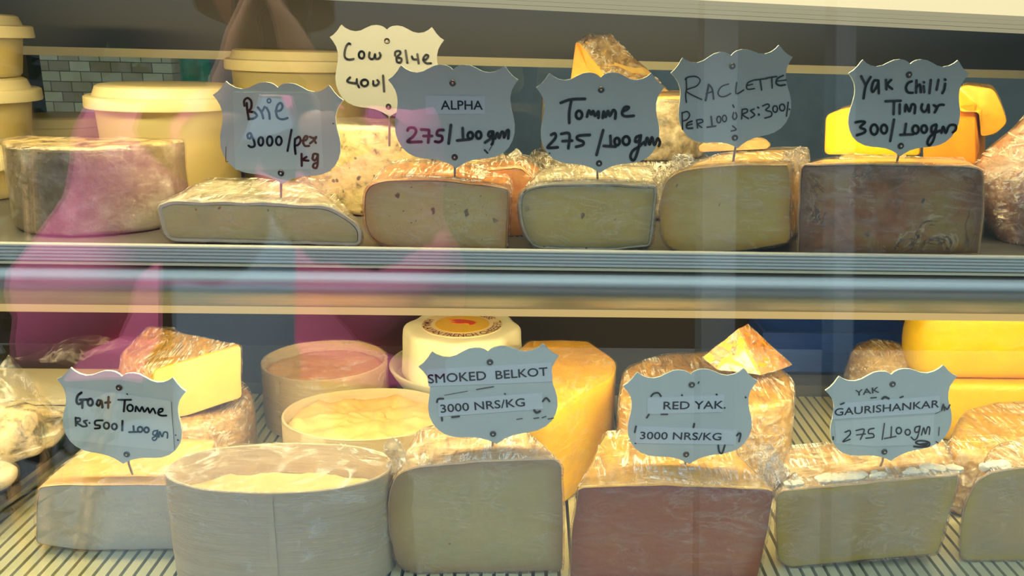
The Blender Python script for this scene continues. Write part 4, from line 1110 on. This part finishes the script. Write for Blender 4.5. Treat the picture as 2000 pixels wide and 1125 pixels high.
sign(['tilted grey shield sign handwritten Goat Tomme on paper'], [(108,748),(360,772),(235,735),(250,907)], .592, (257,928),
     papers=[([(150,245),(700,312),(1250,390),(1290,920),(700,860),(200,800)],'paper_grey')], crop=(100,710,5.357), width=24, rivets=[(233,757),(248,887)],
     strokes=[T([(315,305),(275,340),(265,400),(290,425),(325,400)],26),T([(300,380),(375,378)],26),[(325,385),(325,465)],E(408,405,26,36),[(520,390),(490,385),(475,425),(500,440),(525,390),(535,460)],[(600,350),(595,465)],[(565,410),(615,405)],T([(700,380),(835,380)],20),[(770,385),(760,500)],
      T([(825+30*math.cos(a),465+34*math.sin(a)) for a in [k*.45 for k in range(15)]],20),T([(880,500),(890,450),(925,500),(950,455),(975,505),(1010,465),(1030,515),(1065,470),(1090,520)],20),T([(1115,515),(1160,500),(1165,475),(1130,480),(1120,525),(1150,545),(1205,545)],20),
      T([(255,565),(258,650)],20),T([(255,570),(300,575),(295,605),(260,615),(320,655)],20),T([(375,595),(340,605),(365,630),(370,655),(330,660)],19),T([(399,621),(402,624)],20),T([(540,595),(465,600),(460,640),(505,650),(505,675),(455,680)],20),E(578,650,28,33,20),E(660,660,26,30,20),T([(745,600),(742,700)],22),
      T([(860,655),(865,715)],20),T([(815,718),(905,715)],20),E(930,690,26,27,20),E(997,695,24,27,20),T([(1110,700),(1070,710),(1065,745),(1095,745),(1115,700),(1105,780),(1075,805),(1058,780),(1110,755)],14,'ink_teal'),T([(1125,770),(1135,715),(1160,765),(1180,720),(1215,725),(1215,780)],16,'ink_teal'),
      T([(793,318),(797,322)],14,'ink_thin'),T([(1300,748),(1304,752)],14,'ink_thin'),T([(1324,799),(1328,803)],18,'ink_thin'),T([(1258,400),(1290,900)],5,'ink_thin')])
sign(['tilted shield sign with printed SMOKED BELKOT strips'], [(819,721),(1093,700),(959,687),(962,868)], .566, (958,900),
     papers=[([(195,455),(1115,403),(1122,545),(215,580)],'paper'),([(285,680),(1045,625),(1052,745),(287,802)],'paper')],
     prints=[('SMOKED',(213,558),(637,531),72,'print',0),('BELKOT',(708,527),(1087,500),68,'print',0),('3000 NRS/KG',(305,773),(920,724),66,'print',1)],
     crop=(780,600,3.75), width=14, rivets=[(957,707),(963,847)],
     strokes=[[(275,695),(285,672),(322,670)],T([(311,810),(313,830)],16),[(385,806),(438,800)],[(1050,690),(1075,665),(1100,690)],T([(988,755),(1005,772),(1030,762)],17),T([(330,645),(500,615)],5,'ink_thin'),T([(565,603),(690,582)],8,'ink_thin'),T([(772,634),(775,637)],12),
      T([(860,822),(900,815)],7,'ink_thin'),T([(985,815),(1020,810)],9,'ink_thin'),T([(1045,810),(1075,800)],8,'ink_thin'),T([(1090,820),(1130,812)],8,'ink_thin')])
sign(['pale blue-grey shield sign with printed RED YAK strips'], [(1219,759),(1482,749),(1352,731),(1339,907)], .566, (1336,937),
     papers=[([(395,450),(1105,427),(1085,585),(395,605)],'paper'),([(295,712),(1218,745),(1205,885),(285,870)],'paper')],
     prints=[('RED YAK.',(543,561),(1112,552),80,'print',0),('3000 NRS/KG',(328,832),(1070,843),76,'print',1)],
     crop=(1180,680,4.688), width=17, rivets=[(1351,751),(1340,887)],
     strokes=[[(430,440),(455,415),(495,410),(520,440)],T([(711,430),(714,432)],18),T([(1028,424),(1032,426)],18),T([(1294,450),(1297,452)],18,'ink_thin'),[(410,607),(390,637)],T([(522,606),(580,606)],14),[(292,716),(280,770)],T([(825,692),(818,724)],19),[(1215,800),(1235,780),(1250,790),(1235,855)],[(1045,890),(1055,950),(1080,962),(1105,890)],T([(282,872),(290,873)],12),T([(868,308),(862,322)],12)])
sign(['tilted shield sign with printed YAK GAURISHANKAR strip and pencilled price'], [(1617,771),(1874,743),(1747,731),(1725,902)], .574, (1718,920),
     papers=[([(315,555),(420,500),(1290,435),(1295,590),(310,652)],'paper'),([(330,670),(1240,612),(1235,880),(660,900),(340,870)],'paper_grey')],
     prints=[('YAK',(520,438),(738,405),60,'print',None),('GAURISHANKAR',(328,620),(1283,541),76,'print',0)],
     crop=(1560,680,4.688), width=13, rivets=[(1743,750),(1727,882)],
     strokes=[T(q, 13, 'ink_thin') for q in ([(425,770),(465,755),(470,790),(405,855),(470,835)],[(525,755),(600,745),(565,835)],[(530,795),(610,785)],[(690,735),(645,745),(640,780),(680,785),(685,815),(615,825)],[(785,690),(765,835)],[(850,720),(845,820)],[(785,828),(890,808)],
      [(1110,715),(1070,725),(1065,765),(1095,765),(1112,715),(1090,810),(1060,840),(1030,815)],[(1125,795),(1145,730),(1160,785),(1180,725),(1200,730),(1195,790)])]+[E(917,755,24,29,13,'ink_thin'),E(998,770,23,26,13,'ink_thin'),
      T([(385,515),(415,502)],15),T([(660,456),(710,452)],12),T([(765,463),(790,447),(825,462)],20),T([(930,452),(955,442)],15),T([(1310,570),(1325,515),(1335,570)],14,'ink_thin'),T([(1340,540),(1360,560),(1385,520)],14,'ink_thin'),T([(315,812),(316,836)],16),T([(1287,725),(1282,800)],9,'ink_thin'),
      T([(1055,900),(1120,905),(1190,895),(1195,865),(1150,850),(1090,850),(1075,870),(1150,890),(1180,872),(1110,880)],16),T([(1258,856),(1275,868)],12,'ink_thin'),T([(1250,600),(1300,578)],6,'ink_thin')])

# ================================================================== beyond the case
# behind the rear doors: brick panel, cloths
b = MB(); x0, x1 = P(60, 160, 1.75).x, P(338, 160, 1.75).x
b.box(-1.3, x1, 1.75, 1.83, -.88, .55); o = b.build('brick_pier', M['brick'], None, False, origin=((x0+x1)/2, 1.79, -.88)); o['kind'] = 'structure'
x0, x1 = P(352, 140, 1.6).x, P(408, 140, 1.6).x
cl = root('curtain', ((x0+x1)/2, 1.6, -.88), 'green curtain seen through the rear doors', 'curtain')
b = MB(); rows = []
for i in range(13):
    u = i/12; rows.append([Vector((x0+(x1-x0)*u, 1.6+.006*math.sin(u*14)+d, z)) for d, z in ((0, -.879), (0, .37), (.004, .37), (.004, -.879))])
b.rings(rows, 1, 1); b.build('cloth_panel', M['teal'], cl, True)

# in front of the case: what the pane mirrors
def mirror(p):
    n = Vector((0, -math.cos(TG), math.sin(TG))); q0 = Vector((0, GY0, GZ0))
    return p-n*(2*(p-q0).dot(n))
def MP(px, py, Y): return mirror(P(px, py, Y))
def skin_chain(name, nodes, edges, rads, mat, parent, sub=2):
    me = bpy.data.meshes.new(name); org = WLOC[parent]
    me.from_pydata([tuple(Vector(n)-org) for n in nodes], edges, [])
    o = bpy.data.objects.new(name, me); COL.objects.link(o); o.parent = parent
    md = o.modifiers.new('skin', 'SKIN'); md.use_smooth_shade = True
    for i, r_ in enumerate(rads):
        me.skin_vertices[0].data[i].radius = (r_, r_) if not isinstance(r_, tuple) else r_
    me.skin_vertices[0].data[0].use_root = True
    ss = o.modifiers.new('subsurf', 'SUBSURF'); ss.levels = sub; ss.render_levels = sub
    bpy.context.view_layer.update()
    dg = bpy.context.evaluated_depsgraph_get()
    nm = bpy.data.meshes.new_from_object(o.evaluated_get(dg)); o.modifiers.clear(); o.data = nm
    nm.materials.clear(); nm.materials.append(mat)
    for p_ in nm.polygons: p_.use_smooth = True
    WLOC[o] = org; return o
hc = MP(520, 300, 1.13)           # chest, seen mirrored
bx_, by_ = hc.x, hc.y
FLO = -.88
per = root('person', (bx_, by_, FLO), 'person in a pink jacket standing before the case with both hands raised', 'person')
V = Vector
pel = V((bx_, by_, FLO+.86)); che = V((bx_, by_, FLO+1.16)); nek = V((bx_, by_+.01, FLO+1.35)); hed = V((bx_, by_+.03, FLO+1.50))
shl, shr = MP(310, 240, 1.13), MP(735, 240, 1.13)
ell, elr = MP(175, 650, 1.08), MP(770, 620, 1.08)
hal, har = MP(462, 190, .985), MP(606, 190, .985)
nodes = [pel, pel+V((0, 0, .14)), che, nek, shl, ell, hal, shr, elr, har,
         pel+V((-.09, 0, -.06)), pel+V((-.10, .01, -.42)), pel+V((-.10, -.02, -.80)), pel+V((-.11, .10, -.835)),
         pel+V((.09, 0, -.06)), pel+V((.10, .01, -.42)), pel+V((.10, -.02, -.80)), pel+V((.11, .10, -.835)), nek+V((0, .01, .06))]
edges = [(0, 1), (1, 2), (2, 3), (2, 4), (4, 5), (5, 6), (2, 7), (7, 8), (8, 9), (0, 10), (10, 11), (11, 12), (12, 13), (0, 14), (14, 15), (15, 16), (16, 17), (3, 18)]
rads = [(.13, .10), (.12, .09), (.14, .10), .055, .06, .042, .028, .06, .042, .028, .085, .058, .04, .035, .085, .058, .04, .035, .05]
body = skin_chain('body', nodes, edges, rads, M['skin'], per)
# head with face and hair
b = MB(); rs = []
for i in range(19):
    t = i/18; a = math.pi*(t-.5); z = .115*math.sin(a); rr = math.cos(a)
    ring = []
    for k in range(32):
        th = 2*math.pi*k/32; x = .075*rr*math.cos(th); y = .092*rr*math.sin(th)
        if z < -.02: x *= 1-.35*(-.02-z)/.095
        f = max(0, math.sin(th))**6
        y += f*(.016*math.exp(-((z+.012)/.022)**2)-.006*math.exp(-((z-.018)/.012)**2)+.005*math.exp(-((z+.055)/.012)**2))
        ring.append(hed+V((x, y, z+.02)))
    rs.append(ring)
b.rings(rs, 0, 0); 
for sx in (-1, 1): b.rings([[hed+V((sx*(.072+.006*j), -.01+.018*math.cos(2*math.pi*k/10)*(1+.1*j), .015+.03*math.sin(2*math.pi*k/10))) for k in range(10)] for j in range(3)], 1, 1)
b.build('head', M['skin'], per)
b = MB(); rs = []
for i in range(11):
    t = i/10; a = math.pi*(.5*t); z = .125*math.sin(a)+.02-.06*(1-t); rr = max(.02, math.cos(a*.98))
    rs.append([hed+V((.085*rr*math.cos(2*math.pi*k/32), -.012+.097*rr*math.sin(2*math.pi*k/32)-(.018 if math.sin(2*math.pi*k/32) > .3 and t < .5 else 0), z+(.045*max(0, math.sin(2*math.pi*k/32)) if t < .6 else 0))) for k in range(32)])
b.rings(rs, 1, 1); b.build('hair', M['hair'], per)
for sx in (-1, 1):
    b = MB(); c = hed+V((sx*.030, .082, .036)); b.rings([[c+V((.010*r_*math.cos(2*math.pi*k/12), d, .005*r_*math.sin(2*math.pi*k/12))) for k in range(12)] for r_, d in ((1, 0), (.8, .004), (.3, .006))], 0, 1); b.build('eye', M['hair'], per)
b = MB(); c = hed+V((0, .088, -.034)); b.rings([[c+V((.022*r_*math.cos(2*math.pi*k/14), d, .006*r_*math.sin(2*math.pi*k/14))) for k in range(14)] for r_, d in ((1, 0), (.7, .005), (.2, .006))], 0, 1); b.build('mouth', M['pink'], per)
# hands: palm with five fingers round the phone
for sx, hd_ in ((-1, hal), (1, har)):
    up = V((-sx*.25, .25, .93)).normalized(); inn = V((-sx*1, .15, 0.2)).normalized(); fw_ = V((0, 1, 0))
    lo_ = (hd_-(ell if sx < 0 else elr)).normalized()
    nd = [hd_, hd_+up*.035, hd_+up*.075, hd_-lo_*.06]; ed = [(0, 1), (1, 2), (0, 3)]; rd = [(.026, .017), (.030, .016), (.030, .013), (.027, .025)]
    for q in range(4):
        k0 = len(nd); off = fw_*((q-1.5)*.018); ln = (.028, .033, .031, .024)[q]
        nd += [hd_+up*.08+off, hd_+up*(.08+ln)+off+inn*.006, hd_+up*(.08+ln*1.6)+off+inn*.024, hd_+up*(.08+ln*1.75)+off+inn*.044]
        ed += [(2, k0), (k0, k0+1), (k0+1, k0+2), (k0+2, k0+3)]; rd += [.0088, .0082, .0076, .0068]
    k0 = len(nd); nd += [hd_+up*.03-fw_*.028+inn*.008, hd_+up*.055-fw_*.038+inn*.024, hd_+up*.075-fw_*.034+inn*.040]; ed += [(0, k0), (k0, k0+1), (k0+1, k0+2)]; rd += [.011, .0095, .008]
    skin_chain('hand', nd, ed, rd, M['skin'], per, 1)
# open pink jacket: two front panels, back and wide sleeves; pale shirt beneath; trousers
def ell_ring(c, rx, ry, n=40, a0=0, a1=360, closed=True):
    return [c+V((rx*math.cos(R(a0+(a1-a0)*k/(n if closed else n-1))), ry*math.sin(R(a0+(a1-a0)*k/(n if closed else n-1))), 0)) for k in range(n)]
b = MB(); b.rings([ell_ring(V((bx_, by_, FLO+z)), rx, ry) for z, rx, ry in ((.70, .20, .14), (.86, .185, .13), (1.0, .165, .122), (1.16, .185, .128), (1.27, .175, .11), (1.34, .08, .075))], 0, 0); b.build('shirt', M['trouser'], per)
HEM = MP(520, 735, 1.02).z-FLO
b = MB(); b.rings([ell_ring(V((bx_, by_, FLO+z)), rx, ry, 44, 112, 428, False) for z, rx, ry in ((HEM, .235, .162), (HEM+.03, .23, .158), (1.05, .205, .143), (1.2, .205, .14), (1.29, .18, .12), (1.345, .09, .085))], 0, 0, closed=False)
b.jitter(.012, 9, 2); b.build('jacket_body', M['pink'], per)
for s_, e_2, h_ in ((shl, ell, hal), (shr, elr, har)):
    w = e_2.lerp(h_, .82)
    b = MB(); b.tube(spline([s_+V((0, 0, .01)), s_.lerp(e_2, .5), e_2, e_2.lerp(w, .5), w], 6), [.072+.010*math.sin(i*.9)+.028*(1-abs(i/24-.55)*1.8) for i in range(25)], 20, caps=False)
    b.jitter(.010, 16, 5); b.build('sleeve', M['pink'], per)
for sx in (-1, 1):
    b = MB(); b.tube([pel+V((sx*.09, 0, .0)), pel+V((sx*.10, .01, -.42)), pel+V((sx*.10, -.02, -.81))], [.10, .075, .07], 20, caps=False); b.build('trouser_leg', M['trouser'], per)
hm_ = (hal+har)/2
ph = root('phone', (hm_.x, hm_.y+.02, hm_.z+.02), 'black phone held up by the person in pink', 'phone')
b = MB(); rs = prism_rings([(hm_.x-.040, hm_.y+.012), (hm_.x+.040, hm_.y+.012), (hm_.x+.040, hm_.y+.021), (hm_.x-.040, hm_.y+.021)], hm_.z+.0, hm_.z+.16, .002, .002, 0, 48, 4); b.rings(rs, 1, 1); b.build('phone_body', M['phone'], ph)
# street side: pale posts and a beam, shrubs
for i, (px_, w_, lab) in enumerate(((1400, .10, 'pale painted post across from the Raclette sign'), (1640, .06, 'slim pale painted post standing right of the broad one'))):
    c = MP(px_, 300, 2.6)
    b = MB(); b.box(c.x-w_/2, c.x+w_/2, c.y-.05, c.y+.05, FLO, 1.7); o = b.build('street_post', M['post_white'], None, False, origin=(c.x, c.y, FLO)); tag(o, lab, 'post')
c = MP(120, 120, 2.3)
tr = root('shrub', (c.x, c.y, FLO), 'dark leafy shrub behind the person in pink', 'shrub')
b = MB(); random.seed(11)
for k in range(900):
    a = random.uniform(0, 2*math.pi); u = random.random(); r_ = .42*math.sqrt(random.random()); z = .35+1.35*u
    p = V((c.x+r_*math.cos(a), c.y+r_*math.sin(a), FLO+z)); d = V((random.gauss(0, 1), random.gauss(0, 1), random.gauss(0, 1))).normalized(); e = d.orthogonal().normalized()
    L_ = .07; b.add([p, p+d*L_*.5+e*.018, p+d*L_, p+d*L_*.5-e*.018], [(0, 1, 2, 3)])
b.build('foliage', M['leaf'], tr, False)
b = MB()
for k in range(5): b.tube([V((c.x, c.y, FLO)), V((c.x+.1*math.cos(k*1.3), c.y+.1*math.sin(k*1.3), FLO+.7)), V((c.x+.28*math.cos(k*1.3), c.y+.28*math.sin(k*1.3), FLO+1.5))], [.02, .014, .005], 8)
b.build('stem', M['rind_brown'], tr)
